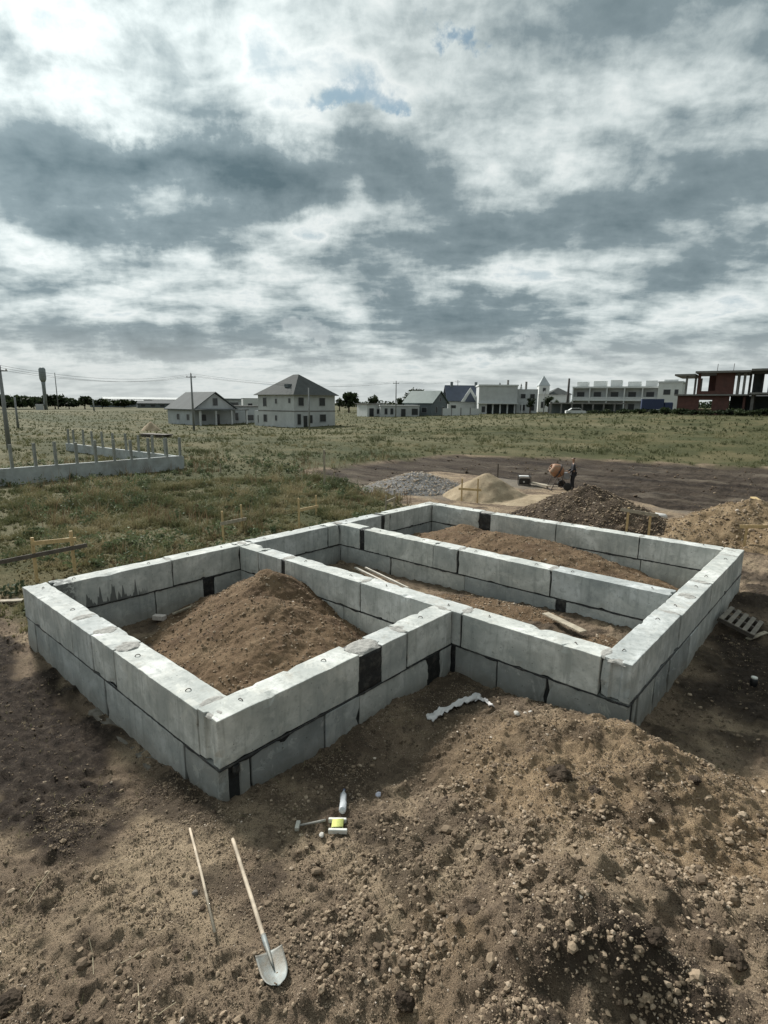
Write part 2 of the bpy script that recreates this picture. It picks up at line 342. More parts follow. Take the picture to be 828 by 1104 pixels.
def ground_mat():
    m, N, bs = new_mat('ground_soil_and_grass')
    pos = N.n('ShaderNodeNewGeometry').outputs['Position']
    def att(n):
        a = N.n('ShaderNodeAttribute'); a.attribute_name = n; return a.outputs['Fac']
    a = N.noise(pos, 0.9, 9, 0.66, 0.4); b = N.noise(pos, 8, 9, 0.72); g = N.noise(pos, 45, 6, 0.75); h = N.noise(pos, 130, 3, 0.7)
    soil = N.ramp(a, [(0.30, (0.149, 0.112, 0.081)), (0.47, (0.271, 0.205, 0.144)), (0.60, (0.398, 0.309, 0.209)), (0.75, (0.520, 0.408, 0.279))])
    soil = N.mix(N.m('MULTIPLY', N.rng(b, 0.50, 0.64), 0.75), soil, (.045, .035, .027))
    tan = N.ramp(b, [(0.35, (0.243, 0.172, 0.106)), (0.6, (0.475, 0.346, 0.214))])
    soil = N.mix(N.m('MULTIPLY', att('tan'), 0.85), soil, tan)
    soil = N.mix(N.m('MULTIPLY', N.rng(g, 0.56, 0.68), 0.55), soil, (.25, .22, .17))
    soil = N.mix(N.m('MULTIPLY', N.rng(h, 0.52, 0.38), 0.7), soil, (.035, .028, .022))
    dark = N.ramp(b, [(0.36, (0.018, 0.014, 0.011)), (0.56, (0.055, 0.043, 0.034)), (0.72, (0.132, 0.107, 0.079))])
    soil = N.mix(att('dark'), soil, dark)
    mps = N.n('ShaderNodeMapping'); N.lk(pos, mps.inputs[0]); mps.inputs['Rotation'].default_value = (0, 0, -YAW-.12); mps.inputs['Scale'].default_value = (0.10, 1.0, 1)
    stn = N.noise(mps.outputs[0], 1.1, 8, 0.68, 0.5)
    soil = N.mix(N.m('MULTIPLY', att('track'), N.m('MULTIPLY', N.rng(stn, 0.50, 0.66), 0.6)), soil, (0.105, 0.088, 0.067))
    soil = N.mix(N.m('MULTIPLY', att('track'), N.m('MULTIPLY', N.rng(stn, 0.50, 0.38), 0.75)), soil, (.020, .016, .014))
    soil = N.mix(N.m('MULTIPLY', att('dust'), 0.75), soil, N.ramp(b, [(0.3, (.12, .11, .095)), (0.7, (.21, .195, .165))]))
    # field: olive green, straw and bare earth in drifts
    f1 = N.noise(pos, 0.16, 9, 0.68, 0.5); f2 = N.noise(pos, 0.9, 8, 0.7); f3 = N.noise(pos, 6, 6, 0.75)
    mpn = N.n('ShaderNodeMapping'); N.lk(pos, mpn.inputs[0]); mpn.inputs['Rotation'].default_value = (0, 0, -YAW); mpn.inputs['Scale'].default_value = (0.012, 0.075, 1)
    f4 = N.noise(mpn.outputs[0], 1.0, 7, 0.62, 0.3)
    gr = N.ramp(f1, [(0.30, (0.045, 0.050, 0.023)), (0.48, (0.071, 0.073, 0.033)), (0.60, (0.119, 0.105, 0.054)), (0.75, (0.167, 0.142, 0.080))])
    gr = N.mix(N.m('MULTIPLY', N.rng(f4, 0.50, 0.62), 0.75), gr, (0.146, 0.134, 0.078))
    gr = N.mix(N.m('MULTIPLY', N.rng(f4, 0.45, 0.36), 0.6), gr, (.062, .072, .036))
    gr = N.mix(N.m('MULTIPLY', N.rng(f2, 0.52, 0.70), 0.55), gr, (.050, .056, .028))
    gr = N.mix(N.m('MULTIPLY', N.rng(f3, 0.52, 0.66), 0.5), gr, (.038, .042, .022))
    c = N.mix(att('grass'), soil, gr)
    N.lk(c, bs.inputs['Base Color']); bs.inputs['Roughness'].default_value = 0.97; bs.inputs['Specular IOR Level'].default_value = 0.12
    bb = N.n('ShaderNodeBump'); bb.inputs['Strength'].default_value = 1.0; bb.inputs['Distance'].default_value = 0.05
    N.lk(N.m('ADD', N.m('ADD', b, N.m('MULTIPLY', g, 0.6)), N.m('MULTIPLY', h, 0.28)), bb.inputs['Height']); N.lk(bb.outputs[0], bs.inputs['Normal'])
    return m

def tint_mat(name, stops, rough=0.95, extra=0.0):
    m, N, bs = new_mat(name)
    a = N.n('ShaderNodeAttribute'); a.attribute_name = 'tint'
    pos = N.n('ShaderNodeNewGeometry').outputs['Position']
    c = N.ramp(a.outputs['Fac'], stops)
    n = N.noise(pos, 60, 5, 0.7)
    c = N.mix(N.m('MULTIPLY', N.rng(n, .5, .7), 0.4), c, tuple(x*0.4 for x in stops[0][1]))
    N.lk(c, bs.inputs['Base Color']); bs.inputs['Roughness'].default_value = rough; bs.inputs['Specular IOR Level'].default_value = 0.15
    return m
def leaf_mat(name, stops):
    m, N, bs = new_mat(name)
    a = N.n('ShaderNodeAttribute'); a.attribute_name = 'tint'
    c = N.ramp(a.outputs['Fac'], stops); N.lk(c, bs.inputs['Base Color']); bs.inputs['Roughness'].default_value = 0.75
    bs.inputs['Specular IOR Level'].default_value = 0.2
    tr = N.n('ShaderNodeBsdfTranslucent'); N.lk(c, tr.inputs[0])
    mx = N.n('ShaderNodeMixShader'); mx.inputs[0].default_value = 0.22
    out = [n for n in m.node_tree.nodes if n.type == 'OUTPUT_MATERIAL'][0]
    N.lk(bs.outputs[0], mx.inputs[1]); N.lk(tr.outputs[0], mx.inputs[2]); N.lk(mx.outputs[0], out.inputs[0])
    return m

M_CON = concrete_mat('grey_precast_concrete'); M_CONS = concrete_mat('concrete_with_tar_runs', True); M_CONL = concrete_mat('slightly_dark_concrete', tone=0.9)  # M_CONL: slightly darker base tone for the lower course
M_COND = concrete_mat('dark_concrete', tone=0.58)  # much darker base tone for some lower blocks
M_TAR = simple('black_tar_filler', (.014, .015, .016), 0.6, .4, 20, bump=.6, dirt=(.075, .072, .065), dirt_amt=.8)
M_MORT = simple('dark_mortar', (.020, .021, .021), 0.95, .3, 20, bump=.6)
M_PATCH = simple('grey_mortar', (.34, .335, .31), 0.95, .3, 14, bump=.9, bscale=60)
M_WOOD = simple('pale_lumber', (.50, .37, .19), 0.8, .25, 8, bump=.2)
M_WOODG = simple('weathered_board', (.33, .29, .22), 0.85, .35, 7, bump=.3)
M_WOODD = simple('dark_old_board', (.10, .085, .07), 0.85, .35, 7, bump=.3)
M_GROUND = ground_mat()

# ------------------------------------------------------------------ terrain
def Pw(px, py, z=-1.15): p = P(px, py, z); return (p.x, p.y)
SOIL_POLY = [Pw(325, 507), Pw(400, 498), Pw(480, 492), Pw(600, 495), Pw(828, 507), Pw(1150, 526), (60, 20), (40, -30), (-9, -30), (-9, -.1), (-0.75, .3), (-.75, 12.6), Pw(430, 535), Pw(395, 528)]
STRIP = [Pw(325, 507), Pw(400, 498), Pw(480, 492), Pw(600, 495), Pw(828, 507), Pw(1150, 526), Pw(1150, 600), Pw(828, 556), Pw(720, 548), Pw(640, 528), Pw(560, 517), Pw(470, 507), Pw(400, 526)]
ctrl = []
for px, py, dist in [(-200, 0, 100), (0, 0, 120), (0, 0, 350), (200, 0, 115), (320, 0, 100), (250, 0, 350), (400, 449.5, 137), (450, 449, 137), (540, 447, 150), (600, 445, 155), (660, 443, 160), (720, 443, 160), (740, 446, 108), (800, 447, 108), (900, 448, 108), (1100, 450, 110), (450, 440, 400), (640, 440, 400), (850, 441, 400)]:
    xy = D(px, dist); ctrl.append((xy.x, xy.y, -1.2 if py == 0 else Z(px, py, dist)))
L1, UU, V1, V2, VV, T = 6.61, 9.51, 4.45, 7.79, 12.57, 0.40
def height(x, y, detail=True):
    x = np.asarray(x, float); y = np.asarray(y, float)
    dist = np.hypot(x-CAM[0], y-CAM[1])
    wsum = 0; zs = 0
    for cx, cy, cz in ctrl:
        w = 1/(((x-cx)**2+(y-cy)**2)+400)**1.6; wsum = wsum+w; zs = zs+w*cz
    far = zs/wsum
    k = ss(dist, 38, 96)
    z = -1.17*(1-k)+far*k
    # rising spoil under the tools and on the right
    g = lambda cx, cy, rx, ry, a=0.0: np.exp(-(((x-cx)*math.cos(a)+(y-cy)*math.sin(a))/rx)**2-((-(x-cx)*math.sin(a)+(y-cy)*math.cos(a))/ry)**2)
    z = z+0.34*g(8.0, -1.6, 2.6, 1.8)+0.66*g(10.3, 1.0, 2.1, 1.9)*ss(x, 6.7, 8.3)+0.22*g(8.55, 3.0, .95, .8)+0.30*g(10.1, 3.5, .9, .6)+0.10*g(7.1, .4, .7, .9)
    z = z+0.55*g(12.2, .3, 1.5, 2.2)+0.20*g(6.9, 2.8, .45, 1.2)
    z = z+0.14*g(6.7, -.55, .8, .5)+0.35*g(12.3, 3.8, 1.2, 1.5)
    z = z+(.20*g(8.2, 4.0, 1.1, .55)+.36*g(9.75, 3.9, 1.0, .62)+.12*g(8.9, 3.1, 1.3, .7))*ss(-y, -4.9, -4.3)
    bk = g(10.2, 1.3, 2.5, 2.1)+.6*g(12.2, .8, 1.8, 2.4)
    z = z+bk*(.22*fbm(x+2, y+1, 1.25, 2)+.16*(.35-np.abs(fbm(x+4, y*1.2, .85, 3)))*ss(x, 6.9, 8.4))
    z = z-.20*g(11.1, .35, .45, .35)-.14*g(9.0, 1.75, .35, .5)+.18*g(9.35, 2.55, .55, .35)+.16*g(10.35, .55, .5, .35, .5)-.12*g(9.7, -.45, .3, .5)
    # trench left along the wall, low ground along the right wall
    z = z-0.12*g(3.6, -.55, 3.2, .45)-0.06*g(10.4, 8.5, .9, 3.5)+.20*g(9.9, 12.4, 1, 1.4)
    # inside the rooms
    in2 = ss(x, .3, .5)*ss(-x, -9.3, -9.1)*ss(y, 4.7, 4.9)*ss(-y, -7.9, -7.8)
    z = z+in2*(.10+.24*ss(x, 3.5, 8.5)*ss(y, 4.9, 6.9)+.06*g(5.0, 7.0, 3, .9))
    if detail:
        near = ss(-dist, -30, -14)
        rocky = np.clip(g(10.6, 1.2, 2.6, 2.9)+g(9.2, -.6, 1.6, 1.2)*.6, 0, 1)
        away = 1-.75*np.clip(g(7.9, -.75, .9, .35)+g(7.2, -.6, .9, .3), 0, 1)
        z = z+near*away*(0.075*fbm(x, y, .9, 3)+(.085+.06*rocky)*(np.abs(fbm(x, y, .42, 4, .6))-.2)+.075*np.maximum(0, fbm(x+3, y-7, .19, 4)-.02)+.022*fbm(x, y, .06, 2))
        z = z+near*rocky*.06*np.maximum(0, fbm(x+5, y, .42, 3)-.12)
        z = z+(1-near)*.05*fbm(x, y, 2.2, 3)*ss(-dist, -80, -40)
        st = ss(poly_sd(x, y, STRIP), -.2, .8)*ss(-dist, -70, -40)
        u = (x*math.cos(-1.35)-y*math.sin(-1.35))
        z = z+st*(.09*np.sin(u*2.4+2.5*fbm(x, y, 3, 2))+.13*fbm(x, y, .9, 4)-.22)
    return z
def zg(x, y): return float(height(np.array([x]), np.array([y]))[0])
def G(px, py):
    """point of the ground seen at a place of the photograph"""
    d = ray(px, py); z = -1.1
    for _ in range(12):
        t = (z-CAM[2])/d[2]; p = CAM+d*t; z = zg(p[0], p[1])
    return Vector((p[0], p[1], z))
def axis(segs, growth, lim):
    a = [segs[0][0]]
    for s0, s1, st in segs:
        n = max(1, int(round((s1-s0)/st))); a += list(np.linspace(s0, s1, n+1)[1:])
    lo = []; st = segs[0][2]; v = a[0]
    while v > -lim: st *= growth; v -= st; lo.append(v)
    hi = []; st = segs[-1][2]; v = a[-1]
    while v < lim: st *= growth; v += st; hi.append(v)
    return np.array(lo[::-1]+a+hi)
xs = axis([(-3, 4.6, .09), (4.6, 6.3, .045), (6.3, 12.4, .026), (12.4, 15, .06)], 1.055, 3500)
ys = axis([(-3.2, 4.5, .027), (4.5, 10, .055), (10, 14, .08), (14, 30, .14)], 1.055, 3500)
X, Y = np.meshgrid(xs, ys); ZZ = height(X, Y)
nx, ny = len(xs), len(ys)
idx = np.arange(nx*ny).reshape(ny, nx)
F = np.stack([idx[:-1, :-1], idx[:-1, 1:], idx[1:, 1:], idx[1:, :-1]], -1).reshape(-1, 4)
wv = fbm(X, Y, 3, 4)
grass = ss(-poly_sd(X, Y, SOIL_POLY)+wv*.9, -.2, .5)
def gs(cx, cy, rx, ry): return np.exp(-((X-cx)/rx)**2-((Y-cy)/ry)**2)
strip = ss(poly_sd(X, Y, STRIP)+wv*.6, -.2, .6)
n08 = fbm(X, Y, .9, 4)
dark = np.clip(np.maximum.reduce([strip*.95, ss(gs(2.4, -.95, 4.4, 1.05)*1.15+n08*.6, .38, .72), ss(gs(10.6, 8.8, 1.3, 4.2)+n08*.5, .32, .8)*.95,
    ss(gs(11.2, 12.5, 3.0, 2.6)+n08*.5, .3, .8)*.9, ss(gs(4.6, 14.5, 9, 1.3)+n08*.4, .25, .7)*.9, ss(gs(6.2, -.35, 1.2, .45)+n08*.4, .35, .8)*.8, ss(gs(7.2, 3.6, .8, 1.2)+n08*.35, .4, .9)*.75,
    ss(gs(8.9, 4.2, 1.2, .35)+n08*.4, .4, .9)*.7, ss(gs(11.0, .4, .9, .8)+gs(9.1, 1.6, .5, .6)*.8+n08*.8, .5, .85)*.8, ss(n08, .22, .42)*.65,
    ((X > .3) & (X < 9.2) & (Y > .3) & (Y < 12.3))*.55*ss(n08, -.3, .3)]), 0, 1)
tan = np.clip(ss(gs(9.3, 2.7, 1.9, 1.5)+gs(11.5, 3.8, 1.3, 1.6)+gs(9.7, -.3, .8, 1.0)*.6+gs(11.9, 10, 1.2, 2)*.4+n08*.4, .35, .8), 0, 1)
sx, sy = Pw(555, 520)
dust = np.clip(ss(gs(sx, sy, 2.6, 2.4)+n08*.25, .25, .6)+ss(gs(*Pw(745, 552), 3.0, .8)+n08*.4, .4, .8)*.5+ss(gs(*Pw(455, 532), 3.2, 1.2)+n08*.3, .4, .7)*.7, 0, 1)
dust = np.maximum(dust, strip*ss(fbm(X*.25+Y*.05, Y*1.3, 1.4, 4), .12, .5)*.35)
dark = dark*(1-dust*.8)
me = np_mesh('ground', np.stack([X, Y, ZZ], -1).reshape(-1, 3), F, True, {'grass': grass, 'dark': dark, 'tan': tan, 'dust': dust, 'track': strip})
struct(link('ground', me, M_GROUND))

# ------------------------------------------------------------------ foundation
FB = empty('block_foundation', (0, 0, 0))
tag(FB, 'unfinished house foundation of two courses of large grey concrete blocks around three rooms', 'foundation')
def block(a0, a1, c0, axis_, z0, top, mat, seed, loops=True):
    """a precast block running along axis_ from a0 to a1, its side starting at c0"""
    L = a1-a0; H = .58 if top else .814; z0 = z0 if top else z0-.22
    full = L > .35
    if full: poly = [(0, 0), (L, 0), (L, .12), (L-.045, .15), (L-.045, .25), (L, .28), (L, T), (0, T), (0, .28), (.045, .25), (.045, .15), (0, .12)]
    else: poly = [(0, 0), (L, 0), (L, T), (0, T)]
    b = bmesh.new()
    lo = [b.verts.new((x, y, 0)) for x, y in poly]; hi = [b.verts.new((x, y, H)) for x, y in poly]; n = len(poly)
    b.faces.new(lo[::-1]); b.faces.new(hi)
    for i in range(n): b.faces.new((lo[i], lo[(i+1) % n], hi[(i+1) % n], hi[i]))
    bmesh.ops.recalc_face_normals(b, faces=b.faces)
    bmesh.ops.bevel(b, geom=list(b.edges), offset=.011, segments=2, affect='EDGES', profile=.6)
    k = max(2, int(L/.07))
    for i in range(1, k): bmesh.ops.bisect_plane(b, geom=b.verts[:]+b.edges[:]+b.faces[:], plane_co=(L*i/k, 0, 0), plane_no=(1, 0, 0))
    for i in range(1, 5): bmesh.ops.bisect_plane(b, geom=b.verts[:]+b.edges[:]+b.faces[:], plane_co=(0, 0, H*i/5), plane_no=(0, 0, 1))
    for i in range(1, 3): bmesh.ops.bisect_plane(b, geom=b.verts[:]+b.edges[:]+b.faces[:], plane_co=(0, T*i/3, 0), plane_no=(0, 1, 0))
    bmesh.ops.triangulate(b, faces=[f for f in b.faces if len(f.verts) > 4])
    off = Vector((seed*3.7, seed*1.3, seed*.7))
    for v in b.verts:
        p = v.co+off
        d = Vector((mnoise.noise(p*3.1), mnoise.noise(p*3.1+Vector((9, 0, 0))), mnoise.noise(p*3.1+Vector((0, 9, 0)))))*.005
        d += Vector((mnoise.noise(p*14), mnoise.noise(p*14+Vector((9, 0, 0))), mnoise.noise(p*14+Vector((0, 9, 0)))))*.0035
        ey = min(v.co.y, T-v.co.y); ez = min(v.co.z, H-v.co.z); ex = min(v.co.x, L-v.co.x)
        if sorted((ex, ey, ez))[1] < .02:      # chipped arrises
            q = mnoise.noise(p*5.0)
            if q > .2: d += (Vector((L/2, T/2, H/2))-v.co).normalized()*(q-.2)*.10
        v.co += d
    me = bpy.data.meshes.new('concrete_block'); b.to_mesh(me); b.free()
    o = link('concrete_block', me, mat, FB)
    if axis_ == 'x': o.location = (a0, c0, z0)
    else: o.location = (c0+T, a0, z0); o.rotation_euler = (0, 0, math.pi/2)
    # wire lifting loops bent down on the upper face
    if top and loops and L > .9:
        r = random.Random(seed)
        for q in ((.42, L-.42) if L > 1.6 else (L/2,)):
            m = MB(); cx = q+r.uniform(-.06, .06); cy = T/2+r.uniform(-.05, .05); an = r.uniform(0, 3.1)
            pts = []
            for j in range(7):
                t = math.pi*j/6; rr = .034
                lx = math.cos(t)*rr; lz = math.sin(t)*.028
                pts.append((cx+lx*math.cos(an), cy+lx*math.sin(an), H-.004+lz))
            m.tube(pts, .006, 6); m.build('lifting_loop', simple('rusty_wire', (.06, .045, .035), .7), o)
    return o
sd_ = [0]
def course(axis_, c0, cuts, z0, top, mats=None):
    for i, (a, b) in enumerate(cuts):
        sd_[0] += 1
        jz = random.uniform(-.012, .006) if top else 0
        mat = (mats or {}).get(i, M_CON if top else M_CONL)
        block(a+.011, b-.011, c0+random.uniform(-.012, .012), axis_, z0+jz, top, mat, sd_[0])
TZ, LZ = -.58, -1.195
# left wall (along x at y=0)
course('x', 0, [(0, 2.40), (2.40, 3.20), (3.20, 3.98), (3.98, 6.205)], TZ, True)
course('x', 0, [(0, .5), (.5, 1.19), (1.19, 3.57), (3.57, 5.85), (5.86, 6.61)], LZ, False, {4: M_COND})
# front wall of the near room (along y at x=L1-T)
course('y', L1-T, [(0, 2.23), (2.67, 3.25), (3.26, 4.44)], TZ, True)
course('y', L1-T, [(.41, 1.56), (1.56, 2.21), (2.21, 3.84), (4.12, 4.45)], LZ, False, {0: M_COND})
# middle wall (y=V1), continuing as the front wall of the right half
course('x', V1, [(.41, 1.15), (1.15, 2.01), (2.13, 4.45), (4.45, 6.78), (6.79, 9.09)], TZ, True)
course('x', V1, [(.41, 1.7), (1.7, 4.0), (4.0, 6.2), (6.68, 7.49), (7.49, 8.33), (8.34, 9.51)], LZ, False, {3: M_COND, 4: M_COND, 5: M_COND})
# second inner wall (y=V2)
course('x', V2, [(.41, 1.2), (1.35, 3.72), (3.72, 4.43), (4.47, 6.79), (6.80, 9.11)], TZ, True)
course('x', V2, [(.41, 2.33), (2.33, 4.67), (4.67, 6.96), (7.16, 9.11)], LZ, False)
# far wall
course('x', VV-T, [(.41, 2.31), (2.72, 4.9), (4.9, 7.21), (7.21, 9.11)], TZ, True)
course('x', VV-T, [(.41, 2.6), (2.6, 4.95), (4.95, 7.3), (7.3, 9.11)], LZ, False)
# back wall (x=0)
course('y', 0, [(.41, 2.73), (2.73, 4.45), (4.46, 4.84), (4.85, 7.33), (7.34, 7.78), (7.79, 9.58), (9.72, 9.99), (9.99, 12.57)], TZ, True, {0: M_CONS})
course('y', 0, [(.41, 2.31), (2.31, 3.46), (3.70, 6.0), (6.0, 8.2), (8.2, 10.3), (10.3, 12.57)], LZ, False)
# right wall (x=UU-T)
course('y', UU-T, [(V1, 6.9), (6.9, 9.1), (9.1, 11.74), (11.75, 12.57)], TZ, True)
course('y', UU-T+.01, [(4.86, 5.63), (5.63, 6.4), (6.4, 7.62), (7.62, 8.23), (8.23, 10.33), (10.36, 12.57)], LZ, False, {0: M_COND, 1: M_COND, 2: M_COND})
# mortar cores recessed behind the faces
e = .028
m = MB()
m.box(e, 6.18, e, T-e, -1.5, -.045); m.box(L1-T+e, L1-e, .10, V1+.1, -1.5, -.048)
m.box(e+.004, 9.06, V1+e, V1+T-e, -1.5, -.042); m.box(.2, 9.4, V2+e, V2+T-e, -1.5, -.044); m.box(e+.003, 9.45, VV-T+e, VV-e, -1.5, -.046)
m.box(e+.002, T-e, e+.002, VV-e-.003, -1.5, -.05); m.box(UU-T+e, UU-e, V1+.11, VV-e-.002, -1.5, -.051)
m.build('mortar_core', M_MORT, FB)
# black tar fillings of the wide gaps, plus one plug painting a dark hole
def fill(x0, x1, y0, y1, z0, z1):
    m = MB(); m.box(x0, x1, y0, y1, z0, z1); bmesh.ops.subdivide_edges(m.b, edges=list(m.b.edges), cuts=9, use_grid_fill=True)
    for v in m.b.verts:
        v.co += Vector([mnoise.noise(v.co*7+Vector((k*9, 0, 0)))*.016+mnoise.noise(v.co*22+Vector((k*9, 0, 0)))*.009 for k in range(3)])
    m.build('tar_and_hole_filling', M_TAR, FB, True)
fill(L1-T+.02, L1-.012, 2.2, 2.7, -.6, -.03); fill(L1-T+.02, L1-.012, 3.8, 4.15, -1.19, -.61); fill(1.18, 1.37, V2+.012, V2+T-.02, -.59, -.03)
fill(6.94, 7.18, V2+.014, V2+T-.02, -1.19, -.61); fill(2.29, 2.74, VV-T+.012, VV-.02, -.59, -.02); fill(.02, T-.012, 9.56, 9.74, -.59, -.03)
fill(.02, T-.012, 3.44, 3.72, -1.19, -.61); fill(1.99, 2.15, V1+.014, V1+T-.02, -.59, -.03); fill(L1-.10, L1+.004, .17, .26, -.74, -.63)  # last one: black plug painting the darkness of a hole in the corner block
fill(6.12, 6.7, V1+.016, V1+T-.02, -1.19, -.61)
# tar squeezed out of the bed joint between the courses
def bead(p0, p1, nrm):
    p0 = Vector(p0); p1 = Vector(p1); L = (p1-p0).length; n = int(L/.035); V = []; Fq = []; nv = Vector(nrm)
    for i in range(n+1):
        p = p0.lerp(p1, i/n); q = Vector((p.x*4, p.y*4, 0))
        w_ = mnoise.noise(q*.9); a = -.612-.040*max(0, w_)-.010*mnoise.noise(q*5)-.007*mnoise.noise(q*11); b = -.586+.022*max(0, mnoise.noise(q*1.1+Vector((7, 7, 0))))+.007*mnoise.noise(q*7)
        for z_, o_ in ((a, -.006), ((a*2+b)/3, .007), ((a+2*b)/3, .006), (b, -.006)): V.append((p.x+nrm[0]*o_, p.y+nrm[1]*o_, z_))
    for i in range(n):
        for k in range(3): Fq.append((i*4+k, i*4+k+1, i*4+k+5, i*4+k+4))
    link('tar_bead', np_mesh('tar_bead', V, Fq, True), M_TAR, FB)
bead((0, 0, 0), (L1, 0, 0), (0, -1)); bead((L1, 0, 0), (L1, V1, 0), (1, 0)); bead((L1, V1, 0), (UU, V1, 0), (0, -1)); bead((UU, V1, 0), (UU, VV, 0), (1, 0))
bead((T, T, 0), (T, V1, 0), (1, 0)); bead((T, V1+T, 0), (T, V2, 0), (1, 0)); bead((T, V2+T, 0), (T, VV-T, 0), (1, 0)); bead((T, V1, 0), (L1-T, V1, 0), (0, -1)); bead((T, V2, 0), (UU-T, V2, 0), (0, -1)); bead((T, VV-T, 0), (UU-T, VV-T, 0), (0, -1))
# mortar smeared over the joints of the upper course
def patch(cx, cy, rx, ry, h=.014, z=-.002):
    n = 18; V = []; Fq = []
    for j in range(n+1):
        for i in range(n+1):
            u = i/n*2-1; v = j/n*2-1; r = math.hypot(u, v)
            nn = mnoise.fractal(Vector((cx+u*rx, cy+v*ry, 3.3))*11, 1, 2, 4)
            z_ = h*(1-r**3)+.012*nn-.006
            V.append((u*rx, v*ry, max(-.03, z_) if r < 1 else -.03))
    for j in range(n):
        for i in range(n): a = j*(n+1)+i; Fq.append((a, a+1, a+n+2, a+n+1))
    me = np_mesh('mortar_smear', V, Fq, True); link('mortar_smear', me, M_PATCH, FB, (cx, cy, z))
for cx, cy, rx, ry in [(2.4, .2, .13, .18), (3.2, .2, .16, .18), (3.98, .2, .17, .18), (6.17, .2, .09, .17), (6.43, .10, .12, .09), (6.41, 2.46, .19, .27), (6.41, 3.3, .18, .13), (6.40, 4.46, .19, .06),
        (4.45, 4.65, .09, .17), (6.78, 4.65, .1, .18), (2.07, 4.65, .12, .18), (9.1, 4.66, .08, .18), (9.3, 4.5, .12, .07), (9.31, 6.9, .18, .10), (9.31, 8.0, .17, .16), (9.31, 9.1, .18, .11), (9.31, 11.75, .18, .11), (9.3, 12.25, .17, .12),
        (4.45, 7.99, .08, .16), (6.79, 7.99, .13, .17), (.2, 2.73, .17, .08), (.2, 4.66, .17, .16), (2.5, 12.37, .24, .17), (.2, 7.9, .18, .1), (.2, 12.3, .15, .15), (4.9, 12.37, .08, .15), (7.21, 12.37, .08, .15)]:
    patch(cx, cy, rx, ry)
# lean concrete lip showing beside the trench
V = []; Fq = []
n = 40
for i in range(n+1):
    x = 3.2+2.6*i/n; w = .13+.05*mnoise.noise(Vector((x*2.3, 0, 0)))+.02*mnoise.noise(Vector((x*11, 0, 0))); zt = -1.185+.015*mnoise.noise(Vector((x*5, 3, 0)))
    V += [(x, .05, zt), (x, -w, zt), (x, -w-.03, zt-.12)]
for i in range(n):
    for k in range(2): a = i*3+k; Fq.append((a, a+1, a+4, a+3))
link('footing_lip', np_mesh('footing_lip', V, Fq), simple('earthy_concrete', (.16, .145, .12), .95, .35, 12, dirt=(.06, .05, .04)), FB)

# ------------------------------------------------------------------ soil heaps
def heap(name, label, x0, x1, y0, y1, fn, mat, res=.05, amp=1.0, cat='soil heap', smooth=True, group=None, sharp=1.0):
    xs_ = np.arange(x0, x1+res, res); ys_ = np.arange(y0, y1+res, res); X_, Y_ = np.meshgrid(xs_, ys_)
    h = fn(X_, Y_)
    zz = h+amp*(.05*fbm(X_, Y_, .5, 3)+.03*np.abs(fbm(X_, Y_, .17, 3))+.012*fbm(X_, Y_, .06, 2))
    ix = np.arange(len(xs_)*len(ys_)).reshape(len(ys_), len(xs_))
    Fq = np.stack([ix[:-1, :-1], ix[:-1, 1:], ix[1:, 1:], ix[1:, :-1]], -1).reshape(-1, 4)
    lim = height(X_, Y_, False)-.16
    ok = (zz > lim).ravel(); Fq = Fq[ok[Fq].any(1)]
    cx, cy = (x0+x1)/2, (y0+y1)/2
    used = np.unique(Fq); mp_ = -np.ones(len(ok), int); mp_[used] = np.arange(len(used))
    V = np.stack([X_-cx, Y_-cy, zz+1.17], -1).reshape(-1, 3)[used]
    o = link(name, np_mesh(name, V, mp_[Fq], smooth), mat, None, (cx, cy, -1.17))
    tag(o, label, cat, group); return o
def cone(X_, Y_, cx, cy, rx, ry, h, base=-1.2, p=1.0, rot=0.0):
    c, s = math.cos(rot), math.sin(rot); dx_ = X_-cx; dy_ = Y_-cy
    wob = 1+.13*fbm(X_, Y_, 1.1, 3)
    r = np.hypot((dx_*c+dy_*s)/rx, (-dx_*s+dy_*c)/ry)*wob
    rr = np.sqrt(r*r+.004)-.063
    return base+h*(1-rr**p)
BR1 = soil_mat('brown_loam', (0.098, 0.064, 0.040), (0.150, 0.102, 0.061), (0.208, 0.149, 0.093))
BR2 = soil_mat('dark_loam', (.040, .030, .023), (.070, .053, .038), (.115, .090, .065))
BR3 = soil_mat('tan_loam', (0.128, 0.090, 0.051), (0.202, 0.147, 0.088), (0.269, 0.205, 0.129))
SAND = soil_mat('pale_sand', (.24, .19, .125), (.33, .265, .18), (.40, .33, .23), 1.0, .4)
GRAV = soil_mat('grey_gravel', (.13, .13, .13), (.20, .20, .20), (.28, .28, .275), 2.5, 1.0)
heap('soil_heap', 'brown soil heap filling the nearest room of the foundation', .35, 6.3, .35, 4.5,
     lambda x, y: np.maximum(cone(x, y, 2.5, 3.7, 2.1, 2.2, 1.20, p=.92), np.maximum(cone(x, y, 4.0, 2.7, 2.3, 2.0, .74), cone(x, y, 3.25, 3.1, 2.4, 2.1, .96, p=.95))), BR1, .03, 1.5)
heap('soil_heap', 'long brown soil heap inside the farthest room of the foundation', .35, 9.2, 8.15, 12.25,
     lambda x, y: np.maximum(cone(x, y, 4.3, 10.6, 4.6, 2.4, .98, p=1.6), np.maximum(cone(x, y, 2.6, 11.0, 2.3, 1.6, 1.02), cone(x, y, 5.2, 10.4, 3.0, 2.0, .82, p=1.2))), BR1, .045, 1.5)
heap('soil_heap', 'low brown spoil along the middle room under a loose plank', 3.0, 9.15, 5.6, 7.82,
     lambda x, y: np.maximum(cone(x, y, 6.6, 7.2, 2.6, .9, .38, -1.1), cone(x, y, 8.3, 6.6, 1.1, 1.3, .42, -1.1)), BR1, .045, 1.1)
